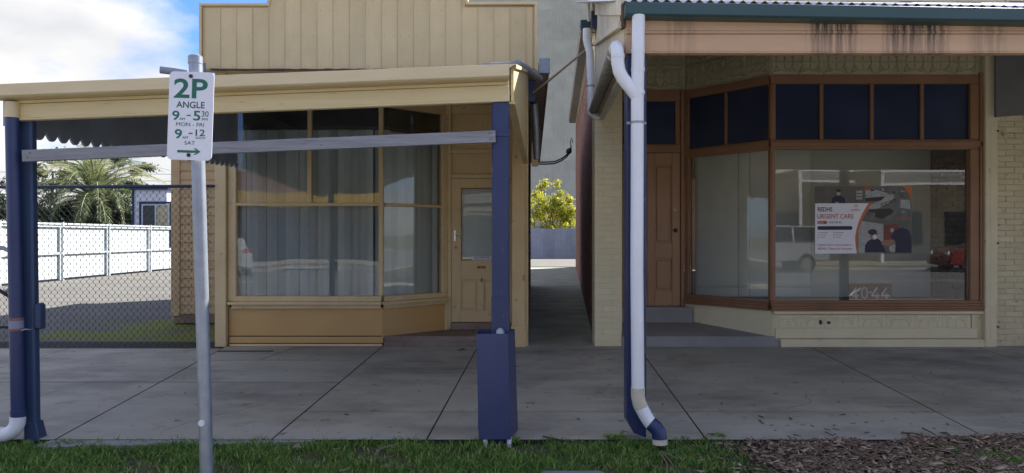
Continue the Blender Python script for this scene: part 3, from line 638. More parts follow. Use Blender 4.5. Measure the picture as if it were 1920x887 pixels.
# structure behind
b = MB(); b.box(-3.89, .17, 9.262, 9.40, 3.325, 3.62); b.build('front_wall', 'cream_paint', P)
b = MB(); b.M = None
b.box(-3.86, -3.80, 9.41, 20.6, 0, 3.6); b.build('side_wall', 'weatherboard', P)
fs, Ls = frame((.205, 9.42), (.205+.029*11.2, 20.6))
nb_ = 24
for k in range(nb_):
    z0 = .05+k*.148; b = MB(); b.M = fs
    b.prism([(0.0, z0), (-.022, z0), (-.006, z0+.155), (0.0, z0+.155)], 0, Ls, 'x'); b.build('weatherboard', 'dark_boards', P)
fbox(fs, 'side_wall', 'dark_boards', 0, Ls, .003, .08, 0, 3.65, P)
box('rear_wall', 'weatherboard', -3.79, .5, 20.5, 20.6, 0, 3.6, P)
b = MB(); b.hexa([(-4.0,9.27,3.66),(.17,9.27,3.66),(.50,20.7,3.66),(-4.0,20.7,3.66),(-1.95,9.27,4.15),(-1.9,9.27,4.15),(-1.9,20.7,4.15),(-1.95,20.7,4.15)]); b.build('roof', 'galv_roof', P)
PR = [(-3.79,9.41),(-1.66,9.41),(-.935,10.12),(-.935,12.5),(-3.79,12.5)]
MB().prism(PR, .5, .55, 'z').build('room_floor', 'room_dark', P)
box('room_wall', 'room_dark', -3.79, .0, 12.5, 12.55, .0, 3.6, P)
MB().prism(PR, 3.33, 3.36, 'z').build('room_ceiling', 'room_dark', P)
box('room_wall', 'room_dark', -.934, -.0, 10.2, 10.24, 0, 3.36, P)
# side gutter, soffit, fascia of the left shop (over the lane)
def lanel(y, off=0): return .215+off+.029*(y-9.3)
b = MB(); b.hexa([(lanel(9.3,-.02),9.3,3.60),(lanel(9.3,.24),9.3,3.60),(lanel(20.6,.24),20.6,3.60),(lanel(20.6,-.02),20.6,3.60),(lanel(9.3,-.02),9.3,3.64),(lanel(9.3,.24),9.3,3.64),(lanel(20.6,.24),20.6,3.64),(lanel(20.6,-.02),20.6,3.64)])
b.build('soffit', 'peeling_cream', P)
gb = MB(); ya, yb = 9.34, 20.7
prof = [(.13,3.76),(.13,3.64),(.15,3.625),(.25,3.625),(.28,3.65),(.285,3.77),(.278,3.77),(.272,3.66),(.25,3.635),(.14,3.635),(.137,3.76)]
n_ = len(prof)
vs_ = [(lanel(ya, p[0]), ya, p[1]) for p in prof]+[(lanel(yb, p[0]), yb, p[1]) for p in prof]
gb.add(vs_, [(i,(i+1)%n_,(i+1)%n_+n_,i+n_) for i in range(n_)]+[list(range(n_))[::-1], list(range(n_,2*n_))]); gb.build('roof_gutter', 'lichen_gutter', P)
b = MB(); b.box(lanel(9.3,.14), lanel(9.3,.285), 9.26, 9.338, 3.60, 3.80); b.build('gutter_end', 'galvanised', P, .004)
b = MB(); b.box(.20, .31, 9.36, 9.55, 3.24, 3.53); b.build('rain_head', 'navy_paint', P, .01)
b = MB(); b.tube([(.30,9.55,3.25),(.33,9.65,2.9),(.34,9.7,2.52)], .05, 10); b.build('downpipe', 'galvanised', P)
b = MB(); b.box(.27, .36, 9.68, 9.75, 2.42, 2.75); b.build('pipe_bracket', 'cream_paint', P)
# ---- false front
ff = MB().box(-4.03, .30, 9.155, 9.25, 3.60, 4.44).build('false_front', 'cream_cladding', P)
MB().box(-3.14, -.61, 9.156, 9.249, 4.441, 5.35).build('gable_block', 'cream_cladding', ff)
pit = .2085
k = 0; x = -3.995
while x < .27:
    x1 = min(x+pit, .27); mid = (x+x1)/2; top = 5.33 if -3.12 < mid < -.63 else 4.415
    b = MB(); b.box(x+.004, x1-.004, 9.138, 9.154, 3.62, top)
    b.add([(x-.009,9.153,3.62),(x-.004,9.126,3.62),(x+.004,9.126,3.62),(x+.009,9.153,3.62),(x-.009,9.153,top),(x-.004,9.126,top),(x+.004,9.126,top),(x+.009,9.153,top)], [(0,1,5,4),(1,2,6,5),(2,3,7,6),(0,3,2,1),(4,5,6,7)])
    b.build('cladding_board', 'cream_cladding', ff); x += pit
for q in ((-4.055,-3.14,4.44,4.475),(-.605,.325,4.455,4.49),(-4.055,-4.02,3.60,4.439),(.29,.325,3.60,4.454),(-3.175,-3.135,4.476,5.36),(-.61,-.57,4.491,5.36)): box('capping', 'cream_trim', q[0], q[1], 9.115, 9.26, q[2], q[3], ff, .004)
b = MB()
for i in range(40):
    x = -3.9+i*.105; b.box(x, x+.103, 9.10+random.uniform(0,.01), 9.137, 3.602+random.uniform(-.006,.003), 3.620+random.uniform(-.004,.004))
b.build('rusty_flashing', 'rust', ff)
nm = MB(); x = -3.995
while x < .27:
    for zz in (3.66, 4.05, 4.38):
        for dx_ in (.05, .16):
            if random.random() < .85: nm.add([(x+dx_+.004*math.cos(a_), 9.1365, zz+random.uniform(-.004,.004)+.004*math.sin(a_)) for a_ in (0,1.26,2.51,3.77,5.03)], [(0,1,2,3,4)])
    x += pit
o = nm.build('nail_heads', 'rust', ff); o['kind'] = 'stuff'
# blinds behind the display window
BL = thing('vertical_blinds', 'grey vertical fabric blinds drawn across the cream shop display window', 'blinds', (-2.7, 9.44, .6))
x = -3.66; i = 0
while x < -1.74:
    wd = random.uniform(.06, .125); a = random.uniform(-.85, .85); gap = random.choice([0,0,0,.006,.012,.02])
    cx = x+wd/2; yb_ = 9.45+random.uniform(0,.02); hw = wd/2/max(math.cos(a),.5)+.004
    b = MB(); b.M = Matrix.Translation((cx, yb_, 0)) @ Matrix.Rotation(a, 4, 'Z')
    b.add([(-hw,0,.585),(0,-.008,.585),(hw,0,.585),(-hw,0,2.88),(0,-.008,2.88),(hw,0,2.88),(-hw,.002,.585),(hw,.002,.585),(-hw,.002,2.88),(hw,.002,2.88)], [(0,1,4,3),(1,2,5,4),(7,6,8,9)])
    b.build('blind_slat', 'blind_fabric', BL); x += wd+gap
fb, Lb = frame((-1.62, 9.46), (-.90, 10.09)); x = .02
while x < Lb-.02:
    wd = random.uniform(.07, .13); a = random.uniform(-.4, .4); b = MB(); b.M = fb @ Matrix.Translation((x+wd/2, .02, 0)) @ Matrix.Rotation(a, 4, 'Z'); hw = wd/2+.006
    b.add([(-hw,0,.6),(0,-.008,.6),(hw,0,.6),(-hw,0,2.86),(0,-.008,2.86),(hw,0,2.86),(-hw,.002,.6),(hw,.002,.6),(-hw,.002,2.86),(hw,.002,2.86)], [(0,1,4,3),(1,2,5,4),(7,6,8,9)])
    b.build('blind_slat', 'blind_fabric', BL); x += wd+random.choice([0,0,.01])
b = MB(); b.box(-3.68, -1.66, 9.43, 9.49, 2.885, 2.93); b.build('head_rail', 'dark_metal', BL)
b = MB(); b.M = fb; b.box(0, Lb, 0, .05, 2.865, 2.91); b.build('head_rail', 'dark_metal', BL)

# ---- weatherboard annexe behind left
WA = thing('weatherboard_annexe', 'tan horizontal weatherboard wall behind the chain link fence', 'building', (-4.8, 11.8, 0))
YW = 11.8; zb = .0
for k in range(26):
    z0 = .16+k*.1495
    b = MB(); b.prism([(YW, z0), (YW-.026, z0), (YW-.008, z0+.158), (YW, z0+.158)], -5.55, -3.93, 'x'); b.build('weatherboard', 'weatherboard', WA)
b = MB(); b.box(-5.70, -5.551, YW-.04, YW+.05, .12, 4.05); b.build('corner_board', 'weatherboard', WA, .006)
b = MB(); b.box(-5.69, -3.92, YW+.003, 18.5, 0, 4.02); b.build('wall', 'weatherboard', WA)
b = MB(); b.box(-5.66, -3.95, YW-.02, YW+.001, .0, .155); b.build('stump_board', 'dark_boards', WA)
b = MB(); b.hexa([(-5.85,YW-.15,4.03),(-3.9,YW-.15,4.03),(-3.9,18.7,4.03),(-5.85,18.7,4.03),(-5.85,YW-.15,4.06),(-3.9,YW-.15,4.06),(-3.9,18.7,4.12),(-5.85,18.7,4.12)]); b.build('roof', 'galv_roof', WA)

# ================================================================== LEFT VERANDAH
LV = thing('cream_verandah', 'street verandah with cream fascia and scalloped end leaning low to the left', 'verandah', (-1.8, 5.0, 0))
sl = .039
def zt(x, z_right): return z_right+sl*(x+.02)
fm = roty((-.02, 5.0, 2.41), sl)
b = MB(); b.M = fm; b.box(-3.50, .004, 0, .05, 0, .118); b.build('fascia_beam', 'cream_fascia', LV, .004)
b = MB(); b.M = fm; b.box(-3.50, .004, -.012, -.001, .118, .142); b.box(-3.5, .004, -.008, 0, .0, .018); b.build('fascia_mould', 'cream_fascia', LV, .004)
b = MB(); b.M = fm; b.box(-3.72, -.0, -.006, -.002, .143, .15)
prof = [(-.125,.235),(-.125,.155),(-.105,.143),(.0,.143),(.0,.225),(-.006,.225),(-.006,.152),(-.10,.152),(-.117,.16),(-.117,.235)]
b = MB(); b.M = fm; b.prism(prof, -3.74, .005, 'x'); b.prism([(-.123,.23),(-.123,.157),(-.103,.145),(-.002,.145),(-.002,.223)], .005, .009, 'x'); b.build('gutter', 'beige_fascia', LV, .002)
b = MB(); b.M = fm; b.box(-3.57, -3.49, -.012, .05, .03, .14); b.build('fascia_end_block', 'cream_fascia', LV, .004)
# roof sheets
for k in range(5):
    x0 = -3.64+k*.73; x1 = x0+.75
    corrug('roof_sheet', 'galv_roof', x0, x1, 4.93, 2.64+sl*(x0+.02), 9.22, 3.60+sl*(x0+.02), .076, .009, LV, slope=sl)
# rafters
for k in range(5):
    x = -3.3+k*.75; b = MB(); z0 = 2.53+sl*x; b.hexa([(x,5.06,z0),(x+.045,5.06,z0),(x+.045,9.2,z0+.9),(x,9.2,z0+.9),(x,5.06,z0+.07),(x+.045,5.06,z0+.07),(x+.045,9.2,z0+.97),(x,9.2,z0+.97)]); b.build('rafter', 'blue_grey_board', LV)
# scalloped left end
poly = []
y = 5.05; zb_ = lambda y: 2.2+.043*(y-5.35)
yy = 5.0; sp = .147; ycur = 5.437-3*sp
pts = [(5.0, 2.495)]
pts.append((5.0, zb_(5.0)+.05))
ycur = 5.143
while ycur < 9.15:
    for i in range(0, 9):
        t = i/8; a = math.pi*t
        pts.append((ycur+sp*t, zb_(ycur)+.062-.075*math.sin(a)**.75))
    ycur += sp
pts += [(9.19, 2.40), (9.19, 3.43)]
b = MB(); b.prism(pts, -3.615, -3.595, 'x'); b.build('scalloped_end_board', 'blue_grey_board', LV)
# right end panel
eb = MB()
fx = lambda y: -.01+.045*(y-5)
ysn = [5.05, 5.75, 6.5, 7.25, 8.0, 8.7, 9.14]
for a, c in zip(ysn, ysn[1:]):
    b = MB(); za = 2.655+.2238*(a-5.05); zc = 2.655+.2238*(c-5.05); a2 = a+.004
    b.hexa([(fx(a2),a2,2.42),(fx(a2)+.02,a2,2.42),(fx(c)+.02,c,2.42),(fx(c),c,2.42),(fx(a2),a2,za),(fx(a2)+.02,a2,za),(fx(c)+.02,c,zc),(fx(c),c,zc)]); b.build('end_board', 'cream_fascia', LV)
b = MB(); b.hexa([(fx(5.05)-.03,5.05,2.40),(fx(5.05)+.03,5.05,2.40),(fx(9.2)+.03,9.2,2.40),(fx(9.2)-.03,9.2,2.40),(fx(5.05)-.03,5.05,2.418),(fx(5.05)+.03,5.05,2.418),(fx(9.2)+.03,9.2,2.418),(fx(9.2)-.03,9.2,2.418)]); b.build('end_rail', 'cream_paint', LV)
b = MB(); y0, y1 = 5.05, 9.2; z0, z1 = 2.657, 3.585
b.hexa([(fx(y0)-.01,y0,z0),(fx(y0)+.04,y0,z0),(fx(y1)+.04,y1,z1),(fx(y1)-.01,y1,z1),(fx(y0)-.01,y0,z0+.03),(fx(y0)+.04,y0,z0+.03),(fx(y1)+.04,y1,z1+.03),(fx(y1)-.01,y1,z1+.03)]); b.build('barge_capping', 'cream_trim', LV)
# posts
b = MB(); b.box(-.144, -.02, 5.0, 5.13, -.04, 2.408); b.build('post', 'navy_paint', LV, .010)
b = MB(); b.box(-.148, -.016, 4.995, 5.0, 2.16, 2.19); b.build('post_band', 'navy_paint', LV, .003)
box('post_packing', 'navy_paint', -.147, -.017, 4.996, 5.0, .75, 1.02, LV, .002)
pl = MB()
pl.hexa([(-3.505,5.045,-.02),(-3.415,5.045,-.02),(-3.415,5.115,-.02),(-3.505,5.115,-.02),(-3.545,5.045,2.31),(-3.447,5.045,2.31),(-3.447,5.115,2.31),(-3.545,5.115,2.31)]); pl.build('post', 'post_blue', LV, .012)
b = MB(); b.box(-3.43,-3.385,5.04,5.125,.78,.97); b.build('post_splice', 'post_blue', LV, .015)
b = MB(); b.hexa([(-3.50,5.038,-.02),(-3.385,5.038,-.02),(-3.385,5.14,-.02),(-3.50,5.14,-.02),(-3.495,5.04,.12),(-3.408,5.04,.12),(-3.408,5.125,.12),(-3.495,5.125,.12)]); b.build('post_shoe', 'post_blue', LV, .008)
b = MB(); b.tube([(-3.539,4.985,2.30),(-3.524,4.99,1.4),(-3.500,4.99,.20)], .045, 18); b.build('downpipe', 'blue_paint', LV)
b = MB(); b.tube([(-3.500,4.99,.225),(-3.498,4.99,.17)], .049, 18); b.build('pipe_collar', 'blue_paint', LV)
b = MB(); b.tube([(-3.541,4.985,2.40),(-3.539,4.985,2.29)], .049, 18); b.build('pipe_outlet', 'beige_fascia', LV)
b = MB(); b.tube([(-3.498,4.985,.175),(-3.50,4.983,.13),(-3.510,4.98,.10),(-3.535,4.975,.07),(-3.57,4.97,.052),(-3.75,4.95,.045),(-4.2,4.9,.02)], .050, 18); b.build('pipe_elbow', 'white_pvc', LV)
b = MB(); b.tube([(-3.60,4.967,.051),(-3.65,4.962,.049)], .056, 18); b.build('pipe_socket', 'white_pvc', LV)
b = MB(); b.tube([(-3.5115,4.989,.80),(-3.5125,4.989,.855)], .0465, 18); b.build('white_tape', 'tape_white', LV)
b = MB(); b.tube([(-3.5125,4.989,.856),(-3.513,4.989,.876)], .0467, 18); b.tube([(-3.511,4.989,.785),(-3.5113,4.989,.799)], .0467, 18); b.build('red_tape', 'tape_red', LV)
b = MB(); b.tube([(-3.44,4.94,.79),(-3.41,4.935,.80),(-3.39,4.96,.793),(-3.40,4.99,.80)], .005, 6); b.build('tie_wire', 'galvanised', LV)
# weathered brace board across the posts
bm_ = roty((-3.436, 4.955, 1.975), (2.149-2.012)/3.32)
b = MB(); b.M = bm_; b.box(0, 3.325, -.02, .02, 0, .082); b.build('brace_board', 'weathered_wood', LV, .003)
b = MB()
for (dx_, dz) in ((3.285,.02),(3.30,.028),(3.28,.06),(3.295,.066),(.04,.03),(.06,.06),(2.1,.03)):
    p = bm_ @ Vector((dx_, -.0205, dz)); b.tube([p, p+Vector((0,-.003,0))], .004, 8)
b.build('nail', 'dark_metal', LV)
# grey overflow pipe lying on the verandah roof
OP = thing('overflow_pipe', 'grey plastic pipe lying on the cream verandah roof', 'pipe', (-1.8, 8.9, 3.55))
b = MB(); b.tube([(X(905,8.6),8.6,Z(124,8.6)),(X(975,8.6),8.6,Z(120,8.6))], .035, 14); b.tube([(X(970,8.6),8.6,Z(120,8.6)),(X(985,8.7),8.7,Z(127,8.7)),(X(1012,9.2),9.2,Z(148,9.2))], .048, 14); b.build('pipe', 'grey_pvc', OP)
b = MB(); b.tube([(X(968,8.59),8.59,Z(120,8.6)),(X(976,8.6),8.6,Z(120.5,8.6))], .052, 14); b.build('coupler', 'grey_pvc', OP)
OQ = thing('roof_pipe', 'grey pipe end sticking out past the left end of the cream verandah roof', 'pipe', (-4.0, 8.9, 3.55))
b = MB(); b.tube([(X(300,8.8),8.8,Z(131,8.8)),(X(325,8.85),8.85,Z(134,8.85)),(X(350,8.9),8.9,Z(138,8.9))], .045, 12); b.build('pipe', 'grey_pvc', OQ)
b = MB(); b.tube([(X(378,9.0),9.0,Z(118,9)),(X(378,9.0),9.0,Z(140,9))], .05, 12); b.build('vent', 'galvanised', OQ)

# ---- steel guard box round the post
PG = thing('post_guard', 'tall dark blue steel box standing round the foot of the middle verandah post', 'post guard', (-.12, 4.98, 0))
gy0, gy1 = 4.92, 5.17
gx0b, gx1b, gx0t, gx1t = X(898,4.92), X(957,4.92), X(893,4.92), X(952,4.92)
zt_ = Z(626,4.92); zb2 = .03
b = MB()
T = .006
def quad_sheet(p, th):
    a = [Vector(q) for q in p]; n = (a[1]-a[0]).cross(a[3]-a[0]).normalized()*th
    return [tuple(q) for q in a]+[tuple(q+n) for q in a]
b.add(quad_sheet([(gx0b,gy0,zb2),(gx1b,gy0,zb2),(gx1t,gy0,zt_),(gx0t,gy0,zt_)], -T), [(0,1,2,3),(7,6,5,4),(0,4,5,1),(1,5,6,2),(2,6,7,3),(3,7,4,0)]); b.build('front_plate', 'blue_steel', PG, .003)
b = MB(); b.add(quad_sheet([(gx1b+.001,gy0,zb2),(gx1b+.055,gy1,zb2),(gx1t+.05,gy1,zt_),(gx1t+.001,gy0,zt_)], -T), [(0,1,2,3),(7,6,5,4),(0,4,5,1),(1,5,6,2),(2,6,7,3),(3,7,4,0)]); b.build('side_plate', 'blue_steel', PG)
b = MB(); b.add(quad_sheet([(gx0b-.001,gy0,zb2),(gx0b-.0,gy1,zb2),(gx0t+.0,gy1,zt_),(gx0t-.001,gy0,zt_)], T), [(0,1,2,3),(7,6,5,4),(0,4,5,1),(1,5,6,2),(2,6,7,3),(3,7,4,0)]); b.build('side_plate', 'blue_steel', PG)
b = MB(); b.box(gx0t, gx1t+.05, gy1+.001, gy1+.007, zb2, zt_); b.build('back_plate', 'blue_steel', PG)
b = MB(); b.tube([(gx0b+.05,4.95,-.03),(gx0b+.04,4.95,.04)], .017, 10); b.tube([(gx1b-.012,4.95,-.03),(gx1b-.006,4.95,.04)], .017, 10); b.build('foot_bracket', 'white_pvc', PG)
b = MB(); b.tube([(X(938,4.97),4.975,Z(640,4.97)),(X(938,4.97),4.975,Z(620,4.97)),(X(938,4.97),4.975,Z(615,4.97))], [.03,.03,.015], 12); b.build('bollard_cap', 'galvanised', PG)

# ---- parking sign
PS = thing('parking_sign', 'white and green 2P angle parking sign on a leaning grey steel pole', 'sign', (-1.581, 3.66, 0))
b = MB(); b.tube([(-1.578,3.66,-.1),(-1.646,3.66,2.375)], .0335, 22); b.build('pole', 'galvanised', PS)
b = MB(); b.tube([(-1.646,3.66,2.348),(-1.6467,3.66,2.386)], .036, 22); b.tube([(-1.6467,3.66,2.3862),(-1.6468,3.66,2.394)], [.034,.022], 22); b.build('pole_cap', 'galvanised', PS)
b = MB(); b.tube([(X(377.5,3.622),3.628,Z(793,3.63)),(X(377.5,3.622),3.621,Z(793,3.63))], .017, 10); b.build('paint_blob', 'sign_white', PS)
sy = 3.605; scx = X(357.3, sy); scz = Z(217.5, sy); pw, ph = .229, .452
sf = Matrix.Translation((scx, sy, scz)) @ Matrix.Rotation(R(1.9), 4, 'Y')
def rrect(w_, h_, r, n=6):
    pts = []
    for cx, cz, a0 in ((w_/2-r, h_/2-r, 0), (-w_/2+r, h_/2-r, 90), (-w_/2+r, -h_/2+r, 180), (w_/2-r, -h_/2+r, 270)):
        for i in range(n+1): a = R(a0+90*i/n); pts.append((cx+r*math.cos(a), cz+r*math.sin(a)))
    return pts
b = MB(); b.M = sf; b.prism(rrect(pw, ph, .024), 0, .003, 'y'); plate = b.build('sign_plate', 'sign_white', PS)
S = 1/1733.0
def sx(px): return (px-265)*S
def szz(py): return (455-py)*S
def stx(s, x0, x1, y0, y1, m='sign_green', wgt=0):
    sh = (((y0+y1)/2)-455)*0.032   # sign crop is skewed with the plate
    text_mesh(s, m, sx(x0-sh), sx(x1-sh), szz(y1), szz(y0), -.0012, fr=sf, name='lettering', parent=plate, weight=wgt)
stx('2', 102, 242, 125, 298, wgt=.02); stx('P', 262, 402, 125, 298, wgt=.02)
stx('ANGLE', 133, 385, 327, 385, 'sign_green_dark', .012)
stx('9', 102, 167, 412, 497, wgt=.016); stx('AM', 167, 217, 473, 494, 'sign_green_dark'); stx('-', 232, 267, 445, 456, wgt=.0)
stx('5', 290, 352, 408, 495, wgt=.016); stx('30', 362, 424, 408, 458, 'sign_green_dark'); stx('PM', 370, 420, 470, 493, 'sign_green_dark')
stx('MON - FRI', 142, 390, 514, 547, 'sign_green_dark')
stx('9', 135, 200, 575, 660, wgt=.016); stx('AM', 205, 255, 636, 658, 'sign_green_dark'); stx('-', 258, 293, 604, 615)
stx('12', 320, 402, 572, 630, 'sign_green_dark', .01); stx('NOON', 322, 405, 637, 657, 'sign_green_dark'); stx('SAT', 226, 320, 678, 710, 'sign_green_dark')
b = MB(); b.M = sf
ap = [(158,760),(330,760),(298,742),(322,742),(365,770),(322,798),(298,798),(330,782),(158,782)]
flat(b, [(sx(p[0]), szz(p[1])) for p in ap], -.0012); b.build('arrow', 'sign_green', plate)
for q in ((258,103),(261,803)):
    b = MB(); b.M = sf; b.tube([(sx(q[0]),0,szz(q[1])),(sx(q[0]),-.006,szz(q[1]))], .0095, 14); b.build('bolt', 'dark_metal', plate)

# ---- chain link fence
CF = thing('chain_link_fence', 'black chain link fence with navy top rail closing the yard at left', 'fence', (-6, 9.22, 0))
b = MB(); b.tube([(-12, 9.22, 2.075), (-3.9, 9.22, 2.11)], .021, 10); b.build('top_rail', 'rail_navy', CF)
b = MB(); b.tube([(-12, 9.22, -.02), (-12, 9.22, 2.1)], .025, 10); b.build('fence_post', 'rail_navy', CF)
b = MB(); b.tube([(X(381,9.2), 9.215, -.02), (X(381,9.2), 9.215, 2.42)], .014, 10); b.build('fence_post', 'rail_navy', CF)
wv = MB(); cw, ch = .0835, .094; zt0 = 2.08; wr = .0030
x = -8.6
def wirestrip(path, r):
    # square wire
    n = 4; pts = path
    vs = []
    for p in pts:
        for k in range(n):
            a = math.pi/4+k*math.pi/2; vs.append((p[0]+r*math.cos(a), p[1]+r*math.sin(a), p[2]))
    fs = []
    for i in range(len(pts)-1):
        for k in range(n): fs.append((i*n+k, i*n+(k+1)%n, (i+1)*n+(k+1)%n, (i+1)*n+k))
    wv.add(vs, fs)
xi = 0
while x < -3.93:
    pts = []; z = zt0; i = 0
    while z > .0:
        sgn = 1 if i % 2 == 0 else -1
        o_ = sgn*cw/4*1.08
        pts.append((x+o_+random.uniform(-.002,.002), 9.22+.006*sgn, z+.008)); pts.append((x+o_, 9.22+.006*sgn, z-.008)); z -= ch/2; i += 1
    wirestrip(pts, wr); x += cw/2
    # mirrored neighbour
    pts = []; z = zt0; i = 0
    while z > .0:
        sgn = -1 if i % 2 == 0 else 1
        o_ = sgn*cw/4*1.08
        pts.append((x+o_+random.uniform(-.002,.002), 9.22-.006*sgn, z+.008)); pts.append((x+o_, 9.22-.006*sgn, z-.008)); z -= ch/2; i += 1
    wirestrip(pts, wr); x += cw/2
# loose doubled mesh by the corner board
x = X(386, 9.2)
for k in range(2):
    pts = []; z = zt0; i = 0
    while z > .0:
        sgn = 1 if (i+k) % 2 == 0 else -1; pts.append((x+.02*k+sgn*cw/3.2, 9.19, z)); z -= ch/2.6; i += 1
    wirestrip(pts, wr)
wo_ = wv.build('chain_mesh', 'wire', CF); wo_['kind'] = 'stuff'

# ---- bits at the left edge
HL = thing('grey_hose_loop', 'grey rubber loop hanging beside the left verandah downpipe', 'hose', (-3.75, 5.2, 1.1))
b = MB(); b.tube([(-3.80+.16*math.cos(a), 5.2, 1.2+.17*math.sin(a)) for a in [R(t) for t in range(-75, 200, 15)]], .016, 10); b.build('hose', 'grey_pvc', HL)
BR = thing('black_rod', 'black rod tied with tape to the left verandah downpipe', 'rod', (-3.6, 5.0, .8))
b = MB(); b.tube([(-4.4,5.05,.80),(-3.52,4.98,.808)], .009, 8); b.build('rod', 'rubber', BR)
b = MB(); b.tube([(-3.95,5.1,1.22),(-3.55,5.05,.98)], .012, 8); b.build('strut', 'rubber', BR)

# ---- yard beyond: white steel fence
WF = thing('white_steel_fence', 'long white sheet steel fence along the far side of the yard', 'fence', (-15, 26, 0))
py = [11.9, 14.8, 17.7, 20.6, 23.5, 26.2, 29.2, 32.3, 35.4, 38.5]
for a, c in zip(py, py[1:]):
    b = MB(); n = 20; vs = []
    for z in (.06, 1.86):
        for i in range(n*4+1):
            y = a+.03+(c-a-.06)*i/(n*4); vs.append((-15.05+(.012 if (i % 4) in (0,1) else 0), y, z))
    k = n*4+1; b.add(vs, [(i, i+1, k+i+1, k+i) for i in range(n*4)]); b.build('fence_sheet', 'white_steel', WF)
    b = MB(); b.box(-15.03, -14.98, a+.03, c-.03, 1.845, 1.90); b.build('top_rail', 'white_steel', WF)
    b = MB(); b.box(-15.03, -14.975, a+.03, c-.03, .86, .92); b.build('middle_rail', 'white_steel', WF)
    b = MB(); b.box(-15.03, -14.975, a+.03, c-.03, 1.76, 1.80); b.build('upper_rail', 'white_steel', WF)
for a in py:
    b = MB(); b.box(-15.03, -14.96, a-.028, a+.028, -.02, 1.93); b.build('fence_post', 'white_steel', WF, .004)
    b = MB(); b.box(-15.031, -14.975, a-.16, a-.13, .0, 1.84); b.build('stiffener', 'white_rail', WF)

# ---- white hut behind fence
HU = thing('white_hut', 'small white building with navy framed window beyond the white fence', 'building', (-16, 31, 0))
HY = 31.0
hx0, hx1 = X(252,HY), -15.2; hz = Z(356,HY)
b = MB(); b.box(hx0, hx1, HY, HY+5, 0, hz); b.build('wall', 'hut_white', HU)
for k in range(12):
    xx = hx0+.05+k*.27; b = MB(); b.box(xx, xx+.02, HY-.015, HY-.001, 0, hz-.01)
    if k in (0,): b.build('cover_strip', 'white_steel', HU)
b = MB(); b.box(hx0-.12, hx1+.12, HY-.15, HY+5.1, hz+.001, hz+.16); b.build('roof_trim', 'rail_navy', HU)
b = MB(); b.box(hx0-.1, hx0-.001, HY-.03, HY+.05, 0, hz); b.build('corner_trim', 'rail_navy', HU)
wx0, wx1, wz1, wz0 = X(262,HY), X(323,HY), Z(378,HY), .95
wf = MB(); wf.box(wx0,wx1,HY-.06,HY-.001,wz1-.1,wz1); wf.box(wx0,wx0+.09,HY-.06,HY-.001,wz0,wz1-.101); wf.box(wx1-.09,wx1,HY-.06,HY-.001,wz0,wz1-.101); wf = wf.build('window', 'rail_navy', HU)
b = MB(); b.box(wx0+.10,wx1-.10,HY-.05,HY-.002,wz1-.17,wz1-.11)
for xx in (wx0+.10, (wx0+wx1)/2-.03, wx1-.16): b.box(xx, xx+.06, HY-.05, HY-.002, wz0, wz1-.171)
b.build('window_frame', 'white_rail', wf)
b = MB(); b.box(wx0+.165, (wx0+wx1)/2-.035, HY-.02, HY-.003, wz0, wz1-.172); b.build('pane', 'car_glass', wf)
b = MB(); b.box((wx0+wx1)/2+.035, wx1-.165, HY-.02, HY-.003, wz0, wz1-.172); b.build('curtain_pane', 'curtain', wf)

# ---- palm
def frond_mesh(L_, droop, seed, tone=.5):
    random.seed(seed); b = MB(); n = 12; pts = []; ang = R(62); p = Vector((0,0,0))
    for i in range(n+1):
        pts.append(p.copy()); a = ang-R(droop)*(i/n)**1.2; p = p+Vector((math.cos(a), 0, math.sin(a)))*(L_/n)
    b.tube(pts, [.05*(1-i/n*.85) for i in range(n+1)], 5)
    ti = [.85]*len(b.v)
    for k in range(72):
        t = .12+.88*k/58; f = t*n; i = min(int(f), n-1); q = pts[i].lerp(pts[i+1], f-i); d = (pts[i+1]-pts[i]).normalized()
        ll = (.15+.48*math.sin(math.pi*min(1, t*1.02))**.6)*random.uniform(.85,1.1)*L_/3.2
        for s in (-1, 1):
            side = Vector((0, s, 0)); dr = (d*.95+side*.62+Vector((0,0,random.uniform(-.35,.25)))).normalized(); e = q+dr*ll+Vector((0,0,-.12*ll)); wv_ = d.cross(side)*.0+d*.018
            m_ = q.lerp(e, .5)+Vector((0,0,.03)); v0 = min(1,max(0,random.gauss(tone,.16)))
            o = len(b.v); b.add([q-wv_, q+wv_, m_+wv_*1.2, m_-wv_*1.2, e], [(0,1,2,3),(3,2,4)]); ti += [v0]*5
    me = b.mesh('frond', 'leaf_palm'); 
    at = me.attributes.new('tint', 'FLOAT', 'POINT'); at.data.foreach_set('value', ti[:len(me.vertices)] if len(ti) >= len(me.vertices) else ti+[.5]*(len(me.vertices)-len(ti)))
    return me
px_, py_ = X(178,37.5), 37.5
PT = thing('palm_tree', 'broad date palm with arching fronds behind the white fence', 'palm tree', (px_, py_, 0))
tz = Z(372, 37.5)-.3
b = MB(); b.tube([(px_,py_,-.1),(px_,py_,tz*.5),(px_,py_,tz+.1),(px_,py_,tz+.5)], [.5,.45,.5,.25], 14); b.build('trunk', 'bark', PT)
fms = [frond_mesh(4.1, 90, 1, .7), frond_mesh(4.2, 112, 2, .4), frond_mesh(3.8, 125, 3, .2), frond_mesh(4.2, 102, 4, .9)]
random.seed(21)
for k in range(60):
    az = k*2.399963; el = 1-(k/60); me = fms[(1,2,2,1)[k % 4]] if el < .55 else fms[(0,3,0,1)[k % 4]]  # upper fronds paler, lower ones darker: light on the crown put into leaf tint
    o = link('frond', me, PT); o.matrix_parent_inverse = Matrix.Identity(4)
    tilt = R(-26+92*(1-el)**1.15+random.uniform(-8,8)); sc_ = random.uniform(.85,1.08)
    o.matrix_basis = Matrix.Translation((0,0,tz+.35*el)) @ Matrix.Rotation(az, 4, 'Z') @ Matrix.Rotation(tilt, 4, 'Y') @ Matrix.Scale(sc_, 4)
